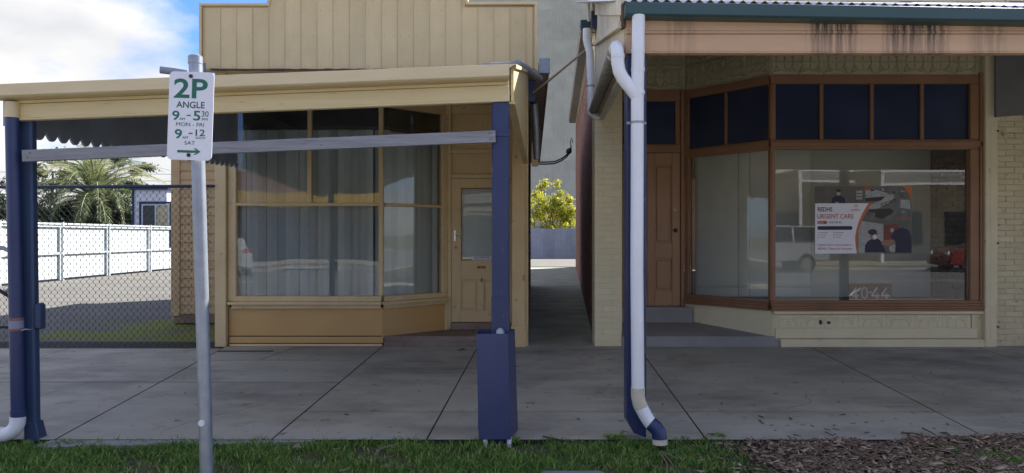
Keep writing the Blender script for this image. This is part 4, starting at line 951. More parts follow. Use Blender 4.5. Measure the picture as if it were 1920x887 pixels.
# ---- trees beyond
def tree(name, label, cat, x, y, h, crown, n, lsize, leafm, seed, trunk_r=.18, spread=.5, nb=9, base=.35, group=None):
    random.seed(seed); t = thing(name, label, cat, (x, y, 0), group); b = MB(); top = h*.78
    limb(b, (x,y,-.1), (x+random.uniform(-.2,.2), y, top), trunk_r, trunk_r*.35, 9, .03, 7); cs = []; rs = []
    for k in range(nb):
        f = base+.6*(k/nb); a = k*2.4+random.uniform(-.4,.4); L_ = crown*(.65+.5*random.random())*(1-.35*(k/nb))
        p = (x, y, top*f); q = (x+math.cos(a)*L_, y+math.sin(a)*L_, top*f+L_*spread*random.uniform(.6,1.3)); limb(b, p, q, trunk_r*.4, trunk_r*.08, 6, .08, 4)
        cs.append((q[0], q[1], q[2]+.1)); rs.append((crown*.38*random.uniform(.7,1.2), crown*.38*random.uniform(.7,1.2), crown*.26*random.uniform(.7,1.2)))
        m_ = tuple((np.array(p)*.4+np.array(q)*.6)); cs.append((m_[0], m_[1], m_[2]+.2)); rs.append((crown*.25,crown*.25,crown*.2))
    cs.append((x, y, h*.9)); rs.append((crown*.4, crown*.4, crown*.3))
    b.build('trunk', 'bark', t); leaf_cloud('crown', leafm, cs, rs, n, lsize, t, shell=.2, seed=seed); return t
tree('gum_tree', 'thin grey green gum tree left of the palm crown', 'tree', X(105,46), 46, Z(275,46), 2.6, 5000, .11, 'leaf_gum', 31)
tree('gum_tree', 'taller grey green gum tree rising behind the palm centre', 'tree', X(222,50), 50, Z(280,50), 2.4, 6500, .11, 'leaf_gum', 32)
tree('shrub', 'dark green shrub at the left edge beyond the white fence', 'shrub', X(-8,30), 30, Z(360,30), 1.5, 5000, .09, 'leaf_dark', 33, .08)
tree('shrub', 'dense dark shrub below the palm fronds', 'shrub', X(120,36.5), 36.5, Z(385,36.5), 1.9, 8000, .09, 'leaf_dark', 34, .08)
tree('shrub', 'dark bush between the palm and the white hut', 'shrub', X(225,38), 38, Z(372,38), 1.8, 8000, .09, 'leaf_dark', 35, .08)
# yellow bush behind the galvanised fence
BX = X(1030, 50)
YB = thing('wattle_bush', 'bright yellow green bush above the corrugated fence at the lane end', 'bush', (BX, 50, 0))
random.seed(5); b = MB(); cs = []; rs = []
for k in range(26):
    a = k*2.4; r_ = .4+1.75*math.sqrt((k+.5)/26); z = 1.6+random.uniform(0,1)*(3.9-1.1*r_*.75)
    q = (BX+math.cos(a)*r_*1.0-.3, 50+math.sin(a)*r_*.8, max(z, 1.2)); limb(b, (BX,50,0), q, .05, .012, 5, .06, 4); cs.append(q); rs.append(random.uniform(.3,.62))
for (px__, py__, r) in ((1012,352,.35),(1045,345,.4),(1022,345,.45),(1068,378,.4),(1070,400,.5),(1052,362,.35),(1004,365,.4),(1008,400,.7),(1035,395,.7),(1055,400,.7),(1060,415,.7),(1072,395,.5),(1040,375,.6),(1015,380,.7),(1062,372,.35)):
    q = (X(px__,50), 50, Z(py__,50)); cs.append(q); rs.append(r); limb(b, (BX,50,1), q, .04, .01, 5, .05, 4)
b.build('trunk', 'bark', YB); leaf_cloud('crown', 'leaf_yellow', cs, [r_*1.12 for r_ in rs], 15000, .07, YB, aspect=.5, shell=.05, seed=6)
# galvanised corrugated fence
GF = thing('corrugated_fence', 'blue grey corrugated steel fence crossing the far end of the lane', 'fence', (2, 47.2, 0))
for k in range(14):
    x0 = -4+k*.76; corrug_v('fence_sheet', 'galv_fence', x0, x0+.76, 47.2, -.01, 1.98+random.uniform(-.01,.015), .095, .022).build('fence_sheet', 'galv_fence', GF)
b = MB(); b.box(-4, 6.6, 47.24, 47.3, 1.7, 1.78); b.build('rail', 'galvanised', GF)
# concrete tower
TW = thing('concrete_silo_wall', 'huge plain grey concrete wall rising behind the lane', 'building', (2, 74, 0))
b = MB(); b.box(-14, 19, 70, 82, -.1, 27); b.build('wall', 'tower_concrete', TW)
for i in range(11):
    for j in range(9):
        x0 = -14+i*3; z0 = 3*j
        b = MB(); b.box(x0+.006, x0+2.994, 69.985, 69.998, z0+.006, z0+2.994); b.build('wall_panel', 'tower_concrete', TW)

# ================================================================== RIGHT SHOP
RS = thing('corner_shop', 'painted brick shop with brown framed angled display window and navy transom lights', 'building', (4, 9.8, 0))
P = RS
# --- lane side red brick wall
fl, Ll = frame((1.10, 9.312), (1.10+.0795*24, 33.3))       # local +x along lane, y inwards... (left normal)
# frame's n points to -x (towards the lane); flip so +y is into the building
fl = fl @ Matrix.Scale(-1, 4, (0,1,0))
def ztop(y): return 4.10+2.6*(y-9.3)/24
b = MB(); b.M = fl; b.add([(0,.012,-.05),(Ll,.012,-.05),(Ll,.012,6.75),(0,.012,4.15),(0,.05,-.05),(Ll,.05,-.05),(Ll,.05,6.75),(0,.05,4.15)], [(0,1,2,3),(4,7,6,5),(0,4,5,1),(3,2,6,7),(1,5,6,2),(0,3,7,4)]); sw = b.build('lane_wall', 'red_mortar', P)
def brick_mesh(name, L_, D, H, m, bev=.004, jit=0):
    b = MB(); b.box(-L_/2, L_/2, 0, D, 0, H); return b.mesh(name, m, bev)
rbm = [brick_mesh('brick', .228, .03, .066, 'red_brick') for k in range(2)]
random.seed(3); cnt = 0; stuff = MB(); stuff.M = fl
for c in range(86):
    z = .012+c*.0762; x = .122 if c % 2 else .242
    while x < Ll-.1:
        ymax = (4.15+2.6*x/24)
        if z+.07 < ymax:
            if x < 1.30 and z < 4.0:
                o = link('brick', rbm[c % 2], sw); o.matrix_local = fl @ Matrix.Translation((x, random.uniform(-.003,.002), z)) @ (Matrix.Scale(-1,4,(0,1,0)) @ Matrix.Translation((0,-.03,0)) if False else Matrix.Identity(4)); cnt += 1
            else:
                d = random.uniform(-.004,.003); stuff.add([(x-.113,d,z),(x+.113,d,z),(x+.113,d,z+.065),(x-.113,d,z+.065),(x-.116,.012,z-.002),(x+.116,.012,z-.002),(x+.116,.012,z+.067),(x-.116,.012,z+.067)], [(0,1,2,3),(0,4,5,1),(1,5,6,2),(2,6,7,3),(3,7,4,0)])
        x += .24
o = stuff.build('brickwork', 'red_brick', sw); o['kind'] = 'stuff'
# --- painted pier facing the street
pier = box('pier', 'pier_brick_paint', 1.095, 1.45, 9.306, 9.62, -.02, 4.3, P)
pm = [brick_mesh('brick', .234, .03, .0735, 'pier_brick_paint', .003), brick_mesh('brick', .116, .03, .0735, 'pier_brick_paint', .003), brick_mesh('brick', .116, .03, .0735, 'pier_brick_paint', .003)]
for c in range(54):
    z = .003+c*.0762
    if c % 2: parts = ((1.21, pm[0]), (1.388, pm[1]))
    else: parts = ((1.152, pm[1]), (1.33, pm[0]))
    for x, me in parts: o = link('brick', me, pier); o.location = (x, 9.301+random.uniform(-.0012,.001), z)
# --- doorway and bay
YDr = 10.33
A_, B_ = (3.43, 9.3), (2.545, 10.33)
# oblique frame runs from rear corner B to front corner A
fq, Lq = frame(B_, A_)
ff_, Lf = frame(A_, (6.20, 9.3))
# back corner / door surround
box('door_jamb', 'brown_trim', 2.468, 2.52, YDr-.045, YDr+.1, .43, 3.60, P, .006)
box('door_jamb', 'brown_trim', 1.46, 1.62, YDr-.04, YDr+.1, .43, 3.60, P, .006)
box('door_head', 'brown_trim', 1.621, 2.467, YDr-.03, YDr+.07, 2.675, 2.80, P, .008)
box('transom_head', 'brown_trim', 1.621, 2.467, YDr-.03, YDr+.07, 3.43, 3.60, P, .008)
box('transom_light', 'navy_pane', 1.621, 2.395, YDr+.02, YDr+.03, 2.801, 3.429, P)
box('transom_stile', 'brown_trim', 2.396, 2.466, YDr-.01, YDr+.05, 2.801, 3.429, P, .006)
dr = box('door', 'brown_door', 1.625, 2.462, YDr+.012, YDr+.05, .435, 2.672, P)
b = MB(); 
for x0, x1 in ((1.625,1.755),(1.98,2.09),(2.345,2.462)): b.box(x0, x1, YDr-.016, YDr+.011, .435, 2.672)
for z0, z1 in ((.435,.66),(1.13,1.35),(2.50,2.672)):
    for x0, x1 in ((1.756,1.979),(2.091,2.344)): b.box(x0, x1, YDr-.016, YDr+.011, z0, z1)
b.build('stile', 'brown_door', dr, .004)
for x0, x1 in ((1.775,1.96),(2.11,2.325)):
    for z0, z1 in ((.69,1.10),(1.38,2.47)):
        b = MB(); b.box(x0+.008, x1-.008, YDr-.006, YDr+.011, z0, z1); b.build('door_panel', 'brown_door', dr, .014)
b = MB(); b.tube([(X(1266,YDr), YDr-.016, Z(432,YDr)), (X(1266,YDr), YDr-.04, Z(432,YDr)), (X(1266,YDr), YDr-.06, Z(432,YDr))], [.012,.03,.02], 14); b.build('door_knob', 'dark_metal', dr)
b = MB(); b.tube([(X(1265,YDr), YDr-.016, Z(393,YDr)), (X(1265,YDr), YDr-.026, Z(393,YDr))], .024, 16); b.build('deadlock', 'brass', dr)
# pressed metal panels
def pressed(fr, L_, z0, z1, parent, off=-.0, m='pressed_metal', tile=.36, zt=None, relief=.011):
    """raised diamond, circle and leaf motif tiles"""
    ncol = max(1, round(L_/tile)); tw = L_/ncol; th = .36; r0 = z1; k = 0
    while r0 > z0+.02:
        lo = max(z0, r0-th)
        for i in range(ncol):
            b = MB(); b.M = fr; x0 = i*tw+.002; x1 = (i+1)*tw-.002
            b.box(x0, x1, off, off+.006, lo+.002, r0-.002)
            cx = (x0+x1)/2; cz = r0-th/2; s = tw/2-.01; d = off-relief
            def strip(p, q, w_=.008):
                p = Vector((p[0],0,p[1])); q = Vector((q[0],0,q[1]))
                if p.z < lo+.006 and q.z < lo+.006: return
                if p.z < lo+.006: t = (lo+.006-p.z)/(q.z-p.z); p = p.lerp(q, t)
                if q.z < lo+.006: t = (lo+.006-q.z)/(p.z-q.z); q = q.lerp(p, t)
                dd = (q-p);
                if dd.length < .003: return
                dd.normalize(); n_ = Vector((-dd.z,0,dd.x))*w_
                b.add([(p.x+n_.x, off, p.z+n_.z),(q.x+n_.x, off, q.z+n_.z),(q.x, d-.004, q.z),(p.x, d-.004, p.z),(p.x-n_.x, off, p.z-n_.z),(q.x-n_.x, off, q.z-n_.z)], [(0,1,2,3),(3,2,5,4),(0,3,4),(1,5,2)])
            for zz in (r0-.012, r0-th+.012, cz): strip((x0, zz), (x1, zz), .005)
            n = 14; rr = s*.72
            for j in range(n):
                a0 = 2*math.pi*j/n; a1 = 2*math.pi*(j+1)/n; strip((cx+rr*math.cos(a0), cz+rr*.95*math.sin(a0)), (cx+rr*math.cos(a1), cz+rr*.95*math.sin(a1)), .007)
            for a in (45,135,225,315):
                a = R(a)
                for da in (-.30, 0, .30): strip((cx+s*1.28*math.cos(a), cz+s*1.28*math.sin(a)), (cx+s*.80*math.cos(a+da), cz+s*.80*math.sin(a+da)), .013)
            for a in (0,90,180,270): strip((cx+s*.5*math.cos(R(a)), cz+s*.5*math.sin(R(a))), (cx+s*.12*math.cos(R(a)), cz+s*.12*math.sin(R(a))), .01)
            b.build('pressed_tile', m, parent)
        r0 -= th
zf_top = 4.0
fd = Matrix.Translation((1.46, YDr-.02, 0))
pressed(fd, 1.06, 3.60, 4.32, P)
pressed(fq, Lq-.02, 3.59, 4.31, P, off=.0)
pressed(ff_, Lf-.02, 3.575, 4.295, P, off=.0)
fbox(ff_, 'lintel_wall', 'pressed_metal', -.02, Lf+.4, .012, .12, 3.56, 4.5, P)
fbox(fq, 'lintel_wall', 'pressed_metal', 0, Lq, .012, .12, 3.56, 4.5, P)
box('lintel_wall', 'pressed_metal', 1.45, 2.54, YDr-.008, YDr+.1, 3.60, 4.5, P)
box('lobby_ceiling', 'pressed_metal', 1.45, 3.43, 9.32, 10.33, 4.32, 4.36, P)
fbox(frame((1.452, 10.3), (1.452, 9.62))[0], 'lobby_wall', 'cream_plaster', 0, .7, .0, .05, .0, 4.3, P)
# frames - oblique
zs0, zs1, zt0_, zt1_, zh = .55, .655, 2.60, 2.73, 3.465
def band(fr, x0, x1, parent, m='brown_trim'):
    b = MB(); b.M = fr; b.box(x0, x1, -.02, .08, zt0_, zt1_); b.box(x0, x1, -.045, -.021, zt0_+.035, zt1_-.03); b.build('transom_rail', m, parent, .006)
    b = MB(); b.M = fr; b.box(x0, x1, -.02, .08, zh, 3.575); b.build('head_rail', m, parent, .006)
    b = MB(); b.M = fr; b.box(x0-.0, x1+.0, -.03, .08, .57-.0, .605-.0); b.box(x0, x1, -.075, .05, .505, .535); b.box(x0, x1, -.05, .05, .536, .569); b.box(x0, x1, -.055, .05, .47, .504); b.build('sill', m, parent, .007)
band(fq, .0, Lq-.03, P); band(ff_, -.02, Lf, P)
fbox(fq, 'mullion', 'brown_trim', .0, .065, -.02, .08, .606, zt0_-.001, P, .006)
fbox(fq, 'mullion', 'brown_trim', .0, .065, -.02, .08, zt1_+.001, zh-.001, P, .006)
b = MB(); b.prism([(3.395,9.335),(3.40,9.275),(3.43,9.262),(3.478,9.285),(3.475,9.36),(3.43,9.38)], .606, zt0_-.001, 'z'); b.build('corner_post', 'brown_trim', P, .004)
b = MB(); b.prism([(3.395,9.335),(3.40,9.275),(3.43,9.262),(3.478,9.285),(3.475,9.36),(3.43,9.38)], zt1_+.001, zh-.001, 'z'); b.build('corner_post', 'brown_trim', P, .004)
xm = Lq*.495
fbox(fq, 'transom_mullion', 'brown_trim', xm-.02, xm+.02, -.01, .06, zt1_+.001, zh-.001, P, .006)
fbox(fq, 'transom_light', 'navy_pane', .066, xm-.021, .02, .03, zt1_+.001, zh-.001, P)
fbox(fq, 'transom_light', 'navy_pane', xm+.021, Lq-.04, .02, .03, zt1_+.001, zh-.001, P)
fbox(fq, 'glass_pane', 'shop_glass', .066, Lq-.04, .03, .036, .606, zt0_-.001, P)
# front
xs_m = [X(1540,9.3), X(1634.5,9.3), X(1728.5,9.3)]
for x in xs_m: box('transom_mullion', 'brown_trim', x-.024, x+.024, 9.288, 9.36, zt1_+.001, zh-.001, P, .006)
edges = [3.476]+[v for x in xs_m for v in (x-.025, x+.025)]+[6.035]
for i in range(0, 8, 2): box('transom_light', 'navy_pane', edges[i], edges[i+1], 9.32, 9.33, zt1_+.001, zh-.001, P)
box('frame_stile', 'brown_trim', 6.036, 6.155, 9.27, 9.38, .606, zt0_-.001, P, .008)
box('frame_stile', 'brown_trim', 6.036, 6.155, 9.27, 9.38, zt1_+.001, zh-.001, P, .008)
box('frame_edge', 'brown_trim', 6.156, 6.195, 9.255, 9.38, .606, 3.60, P, .006)
box('glass_pane', 'shop_glass', 3.476, 6.035, 9.33, 9.336, .606, zt0_-.001, P)
# stall riser
box('riser_mould', 'cream_plaster', 3.44, 6.20, 9.24, 9.36, .43, .468, P, .006)
ptr = Matrix.Translation((3.45, 9.285, 0))
pressed(ptr, 2.60, .25, .43, P, off=.0, m='cream_plaster', tile=.37, relief=.004)
box('riser_backing', 'cream_plaster', 3.43, 6.2, 9.292, 9.36, .0, .43, P)
box('riser_end', 'cream_plaster', 6.06, 6.10, 9.27, 9.291, .17, .428, P, .004)
box('riser_board', 'cream_plaster', 3.47, 6.13, 9.262, 9.291, .105, .245, P, .008)
box('riser_board', 'cream_plaster', 3.53, 6.30, 9.235, 9.261, -.005, .10, P, .008)
b = MB(); b.box(X(1538,9.25), X(1543,9.25), 9.279, 9.284, Z(609,9.25), Z(601,9.25)); b.box(X(1553,9.25), X(1559,9.25), 9.279, 9.284, Z(608,9.25), Z(603,9.25)); b.build('paint_chip', 'dark_metal', P)
fbox(fq, 'riser_panel', 'cream_plaster', 0, Lq-.0, -.01, .06, .0, .469, P)
# steps
b = MB(); b.prism([(1.455,9.28),(3.50,9.28),(3.53,9.32),(3.33,9.40),(2.50,10.34),(1.455,10.34)], -.02, .10, 'z')
v = [(1.455,9.27,-.02),(3.52,9.27,-.02),(3.43,9.34,-.02),(2.545,10.36,-.02),(1.455,10.36,-.02)]
b = MB(); b.add(v+[(p[0],p[1],.135 if p[1]<9.5 else .225) for p in v], [(4,3,2,1,0),(0,1,6,5),(1,2,7,6),(2,3,8,7),(3,4,9,8),(4,0,5,9),(5,6,7),(5,7,8,9)]); b.build('front_step', 'step_concrete', P, .012)
b = MB(); b.prism([(1.458,10.17),(2.62,10.17),(2.53,10.32),(1.458,10.32)], .2, .43, 'z'); b.build('door_step', 'step_concrete', P, .012)
# right pilaster and painted brick wall
box('pilaster', 'cream_plaster', 6.20, 6.27, 9.22, 9.38, .0, 4.4, P, .01)
box('pilaster', 'cream_plaster', 6.275, 6.365, 9.24, 9.38, .0, 4.4, P, .006)
bw = box('brick_wall', 'cream_mortar', 6.37, 12, 9.308, 9.6, -.02, 4.4, P)
cm = [brick_mesh('brick', .236, .035, .070, 'cream_brick', .006), brick_mesh('brick', .234, .035, .068, 'cream_brick', .008), brick_mesh('brick', .117, .035, .070, 'cream_brick', .006)]
random.seed(8); stuff = MB()
for c in range(54):
    z = .005+c*.0762; x = 6.40
    if c % 2: o = link('brick', cm[2], bw); o.location = (x+.056, 9.299+random.uniform(-.003,.003), z+random.uniform(-.002,.002)); x += .12
    while x < 11.7:
        if x < 7.15 and c < 46:
            o = link('brick', cm[random.randrange(2)], bw); o.location = (x+.115, 9.302+random.uniform(-.003,.002), z+random.uniform(-.004,.004)); o.rotation_euler = (0, random.uniform(-.006,.006), 0)
        else:
            d = 9.299+random.uniform(-.003,.003); stuff.box(x, x+.229, d, d+.02, z, z+.067)
        x += .24
o = stuff.build('brickwork', 'cream_brick', bw); o['kind'] = 'stuff'
# building shell
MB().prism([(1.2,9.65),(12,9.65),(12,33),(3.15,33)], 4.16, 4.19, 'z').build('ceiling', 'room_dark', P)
MB().add([(1.2,9.65,4.95),(12,9.65,4.95),(12,33,7.3),(3.1,33,6.9)], [(0,1,2,3)]).build('roof', 'galv_roof', P)
b = MB(); b.hexa([(1.15,9.6,4.2),(12,9.6,4.2),(12,33.3,4.2),(3.1,33.3,4.2),(1.12,9.6,4.6),(12,9.6,4.9),(12,33.3,7.2),(3.05,33.3,6.8)]); b.build('upper_wall', 'red_brick', P)
box('rear_wall', 'red_brick', 3.2, 12, 33.0, 33.3, 0, 6.8, P)
box('parapet', 'cream_plaster', 1.2, 12, 9.35, 9.6, 4.401, 6.0, P)
# interior
PR = [(3.50,9.385),(6.19,9.385),(6.19,10.40),(2.63,10.40)]
MB().prism(PR, .52, .56, 'z').build('display_floor', 'display_floor', P)
b = MB(); b.box(2.72, 6.18, 10.40, 10.44, .56, 3.3); b.build('partition', 'room_grey', P)
for x0, x1 in ((2.74,3.33),(3.36,3.50),(3.53,4.4)):
    b = MB(); b.box(x0, x1, 10.37, 10.399, .72, 2.95); b.build('partition_panel', 'room_white', P, .004)
    b = MB(); b.box(x0, x1, 10.365, 10.399, .565, .69); b.build('partition_skirting', 'room_white', P, .004)
b = MB(); b.box(3.502, 3.528, 10.34, 10.399, .565, 3.2); b.box(3.334,3.356,10.34,10.399,.565,3.2); b.build('partition_post', 'room_white', P)
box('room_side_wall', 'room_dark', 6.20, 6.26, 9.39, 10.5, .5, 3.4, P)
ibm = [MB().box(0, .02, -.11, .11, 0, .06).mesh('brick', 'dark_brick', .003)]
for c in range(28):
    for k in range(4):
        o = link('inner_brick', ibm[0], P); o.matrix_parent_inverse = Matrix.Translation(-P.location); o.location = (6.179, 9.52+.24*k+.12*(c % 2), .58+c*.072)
MB().prism(PR, 3.0, 3.04, 'z').build('room_ceiling', 'room_grey', P)
b = MB(); b.tube([(X(1723,10.3)+.25, 10.3, 3.3), (X(1723,10.3)+.22, 10.3, 2.7), (X(1723,10.3)+.26, 10.3, 2.35)], .005, 6); b.build('hanging_cord', 'rubber', P)
# service pipe on the right pilaster
SP = thing('conduit_pipe', 'thin cream conduit running down the right brick wall edge', 'pipe', (6.385, 9.26, 0))
b = MB(); b.tube([(6.385,9.28,3.0),(6.385,9.275,2.0),(6.385,9.28,1.2)], .012, 8); b.tube([(6.385,9.28,1.18),(6.39,9.275,.1)], .009, 8); b.build('pipe', 'cream_plaster', SP)
b = MB()
for z in (2.83, 1.35, .25): b.box(6.36, 6.41, 9.262, 9.298, z, z+.02)
b.build('clip', 'dark_metal', SP)
# dark hanging panel upper right
b = MB(); b.hexa([(6.27,9.12,3.0),(7.3,8.4,3.0),(7.3,8.44,3.0),(6.27,9.16,3.0),(6.27,9.12,3.95),(7.3,8.4,3.95),(7.3,8.44,3.95),(6.27,9.16,3.95)])
mat('dark_board', (.22,.22,.225), (.17,.17,.175), rough=.7, bump=.05)
tag(b.build('hanging_board', 'dark_board', None, .004), 'plain dark grey board hung under the salmon verandah at upper right', 'board')

# ---- poster
yp = 9.3275
PO = thing('poster', 'orange and white urgent care poster stuck inside the right shop window', 'poster', (X(1618,yp), yp, Z(412,yp)))
def qx(u): return X(1500+u/5.217, yp)
def qz(v): return Z(330+v/5.217, yp)
def pshape(name, m, pts, d, parent=PO):
    b = MB(); flat(b, [(qx(u), qz(v)) for u, v in pts], yp-d); return b.build(name, m, parent)
b = MB(); b.box(qx(147), qx(1093), yp, yp+.001, qz(760), qz(100)); b.build('sheet', 'photo_tan', PO)
pshape('photo_print', 'photo_tan', [(160,268),(160,100),(625,100),(625,268)], .0006)
pshape('photo_print', 'photo_grey', [(625,435),(625,100),(1093,100),(1093,435)], .0006)
pshape('photo_print', 'photo_tan', [(560,755),(560,435),(1090,435),(1090,755)], .0007)
pshape('photo_print', 'photo_white', [(570,755),(570,435),(815,470),(815,755)], .0008)
def ell(cx, cy, rx, ry, n=16, a0=0, a1=360): return [(cx+rx*math.cos(R(a0+(a1-a0)*i/n)), cy+ry*math.sin(R(a0+(a1-a0)*i/n))) for i in range(n)]
# far nurse
pshape('figure_print', 'photo_navy', [(305,268),(315,215),(345,195),(405,195),(435,215),(445,268)], .0009)
pshape('figure_print', 'photo_skin', ell(377,160,22,30), .0010); pshape('figure_print', 'photo_hair', ell(377,143,24,14), .0011); pshape('figure_print', 'photo_mask', ell(377,175,17,14), .0012)
pshape('figure_print', 'photo_white', [(345,268),(345,255),(375,255),(375,268)], .0011)
for k in range(3): pshape('figure_print', 'photo_white', [(550,145+k*32),(610,142+k*32),(610,165+k*32),(550,168+k*32)], .0009)
random.seed(99)
for k in range(26):
    u, v = random.uniform(640,1060), random.uniform(108,205); w_, h_ = random.uniform(8,34), random.uniform(5,22)
    pshape('clutter_print', random.choice(['photo_white','photo_hair','photo_tan','photo_grey','photo_mask','photo_skin']), [(u,v),(u+w_,v),(u+w_,v+h_),(u,v+h_)], .00085)
pshape('clutter_print', 'photo_hair_red', [(818,480),(940,470),(940,620),(818,625)], .00085)
# stretcher
pshape('figure_print', 'photo_white', [(665,290),(800,235),(855,180),(915,178),(920,215),(860,270),(760,320),(665,325)], .0010)
pshape('figure_print', 'photo_hair', [(670,330),(880,318),(920,345),(880,380),(800,420),(730,400),(740,360),(680,350)], .0009)
pshape('figure_print', 'photo_white', [(640,135),(760,140),(860,170),(840,200),(640,215)], .0008); pshape('figure_print', 'photo_hair', [(640,215),(840,198),(800,240),(640,250)], .0009)
pshape('figure_print', 'red_print', [(635,105),(690,105),(690,140),(635,140)], .0009); pshape('figure_print', 'photo_white', [(985,230),(1075,235),(1080,325),(980,310)], .0008)
b = MB()
for p, q in (((790,275),(935,225)),((795,295),(935,245)),((790,275),(795,295)),((935,225),(935,245)),((840,258),(845,282)),((885,245),(890,262))):
    dxx = Vector((qx(q[0])-qx(p[0]), 0, qz(q[1])-qz(p[1]))).normalized(); nn = Vector((-dxx.z, 0, dxx.x))*.004
    b.add([(qx(p[0])+nn.x, yp-.0012, qz(p[1])+nn.z), (qx(q[0])+nn.x, yp-.0012, qz(q[1])+nn.z), (qx(q[0])-nn.x, yp-.0012, qz(q[1])-nn.z), (qx(p[0])-nn.x, yp-.0012, qz(p[1])-nn.z)], [(0,1,2,3)])
b.build('stretcher_rail', 'photo_hair', PO)
# two people below
pshape('figure_print', 'photo_navy', [(632,750),(635,680),(660,640),(700,615),(760,612),(795,640),(830,720),(840,750)], .0010)
pshape('figure_print', 'photo_skin', ell(722,580,36,45), .0011); pshape('figure_print', 'photo_hair', ell(708,548,45,28), .0012); pshape('figure_print', 'sign_white', ell(732,596,22,24), .0013)
pshape('figure_print', 'photo_skin', [(790,640),(830,625),(920,625),(930,660),(870,690),(800,670)], .0011)
pshape('figure_print', 'photo_navy', [(930,750),(935,640),(885,600),(930,520),(1000,505),(1060,525),(1090,600),(1090,750)], .0012)
pshape('figure_print', 'photo_hair_red', ell(920,500,45,32), .0013); pshape('figure_print', 'photo_mask', ell(900,530,18,22), .0014); pshape('figure_print', 'photo_white', ell(910,705,38,40), .0011)
# orange corner and swoosh
def bez(p0, p1, p2, n=14): return [((1-t)**2*p0[0]+2*t*(1-t)*p1[0]+t*t*p2[0], (1-t)**2*p0[1]+2*t*(1-t)*p1[1]+t*t*p2[1]) for t in [i/n for i in range(n+1)]]
o_ = bez((985,100),(1085,140),(1093,300)); pshape('orange_corner', 'orange_print', o_+[(1093,100)], .0015)
c1 = bez((672,266),(560,420),(538,600))+bez((538,600),(540,690),(556,757))[1:]
pshape('white_panel', 'poster_white', [(147,268)]+c1+[(147,760)], .0016)
c2 = bez((708,262),(590,420),(560,600))+bez((560,600),(555,690),(575,757))[1:]
b = MB(); n = len(c1); vs_ = [(qx(u), yp-.0018, qz(v)) for u, v in c1]+[(qx(u), yp-.0018, qz(v)) for u, v in c2]; b.add(vs_, [(i, i+1, n+i+1, n+i) for i in range(n-1)]); b.build('orange_swoosh', 'orange_print', PO)
def ptx(s, m, x0, x1, y0, y1, wgt=0): text_mesh(s, m, qx(x0), qx(x1), qz(y1), qz(y0), yp-.0032, parent=PO, weight=wgt)
ptx('REDHS', 'black_print', 172, 315, 305, 348, .018); ptx('URGENT CARE', 'red_print', 168, 524, 372, 417, .012)
b = MB(); flat(b, [(qx(168+p[0]), qz(455+p[1])) for p in ell(15,0,15,16,10,90,270)]+[(qx(255), qz(439)),(qx(268),qz(455)),(qx(255),qz(471))], yp-.0020); b.build('call_badge', 'red_print', PO)
ptx('CALL', 'poster_white', 176, 235, 446, 465); ptx('0428 208 805', 'black_print', 282, 408, 445, 463, .0)
b = MB(); flat(b, [(qx(p[0]), qz(p[1])) for p in ell(187,509,18,19,10,90,270)+ell(495,509,18,19,10,-90,90)], yp-.0020); b.build('dark_bar', 'photo_navy', PO)
for k in range(3):
    for xx, ww in ((178,92),(325,100)):
        b = MB(); flat(b, [(qx(xx), qz(550+k*22)), (qx(xx+10), qz(550+k*22)), (qx(xx+10), qz(559+k*22)), (qx(xx), qz(559+k*22))], yp-.002)
        flat(b, [(qx(xx+18), qz(552+k*22)), (qx(xx+ww-12*k), qz(552+k*22)), (qx(xx+ww-12*k), qz(557+k*22)), (qx(xx+18), qz(557+k*22))], yp-.002); b.build('small_print', 'grey_print', PO)
ptx('Urgent Care is now located at', 'red_print', 172, 503, 663, 688, .012); ptx('REDHS, 1 Pascoe St, Rochester', 'red_print', 172, 515, 700, 724, .012)
ptx('redhs', 'red_print', 495, 583, 318, 343); ptx('redhs', 'red_print', 940, 1062, 388, 418)
for cx_, cy_, mm in ((548,293,'red_print'), (1008,350,'photo_white')):
    b = MB()
    for dx_, dy_ in ((-12,4),(12,4),(0,-6)):
        e1 = ell(cx_+dx_, cy_+dy_, 13, 11, 14); e2 = ell(cx_+dx_, cy_+dy_, 10.5, 8.5, 14); vs_ = [(qx(u), yp-.0022, qz(v)) for u, v in e1+e2]; b.add(vs_, [(i,(i+1)%14,(i+1)%14+14,i+14) for i in range(14)])
    b.build('clover_logo', mm, PO)
# ---- 40-44 plate
yn = 9.345
NP = thing('number_plate_board', 'brown board with white numbers 40-44 standing inside the right shop window', 'sign', (X(1632,yn), yn, .6))
b = MB(); cx_, cz_ = X(1632,yn), Z(550,yn); b.M = Matrix.Translation((cx_, yn, cz_)); b.prism(rrect((1672-1592)*yn/F, 36*yn/F, .02), 0, .008, 'y'); b.build('board', 'plate_brown', NP)
for s, a, c in (('4',1595,1611),('0',1615,1627),('-',1629.5,1634),('4',1634,1649),('4',1652,1667)):
    def st_(p, q, b_, w_=.0095):
        p = Vector((X(p[0],yn), yn-.002, Z(p[1],yn))); q = Vector((X(q[0],yn), yn-.002, Z(q[1],yn))); d_ = (q-p).normalized(); n_ = Vector((-d_.z,0,d_.x))*w_; b_.add([p+n_, q+n_, q-n_, p-n_], [(0,1,2,3)])
    b = MB()
    if s == '4':
        st_((a+10.5,539),(a,554.5),b); st_((a,554.5),(a+15.5,554.5),b); st_((a+10,550),(a+10,560),b)
    elif s == '-': st_((a,548),(c,548),b)
    else:
        e = ell((a+c)/2, 549.5, 5.2, 10.5, 14); e = [(x_, y_) for x_, y_ in e]
        for i in range(14): st_(e[i], e[(i+1)%14], b, .007)
    b.build('numeral', 'poster_white', NP)

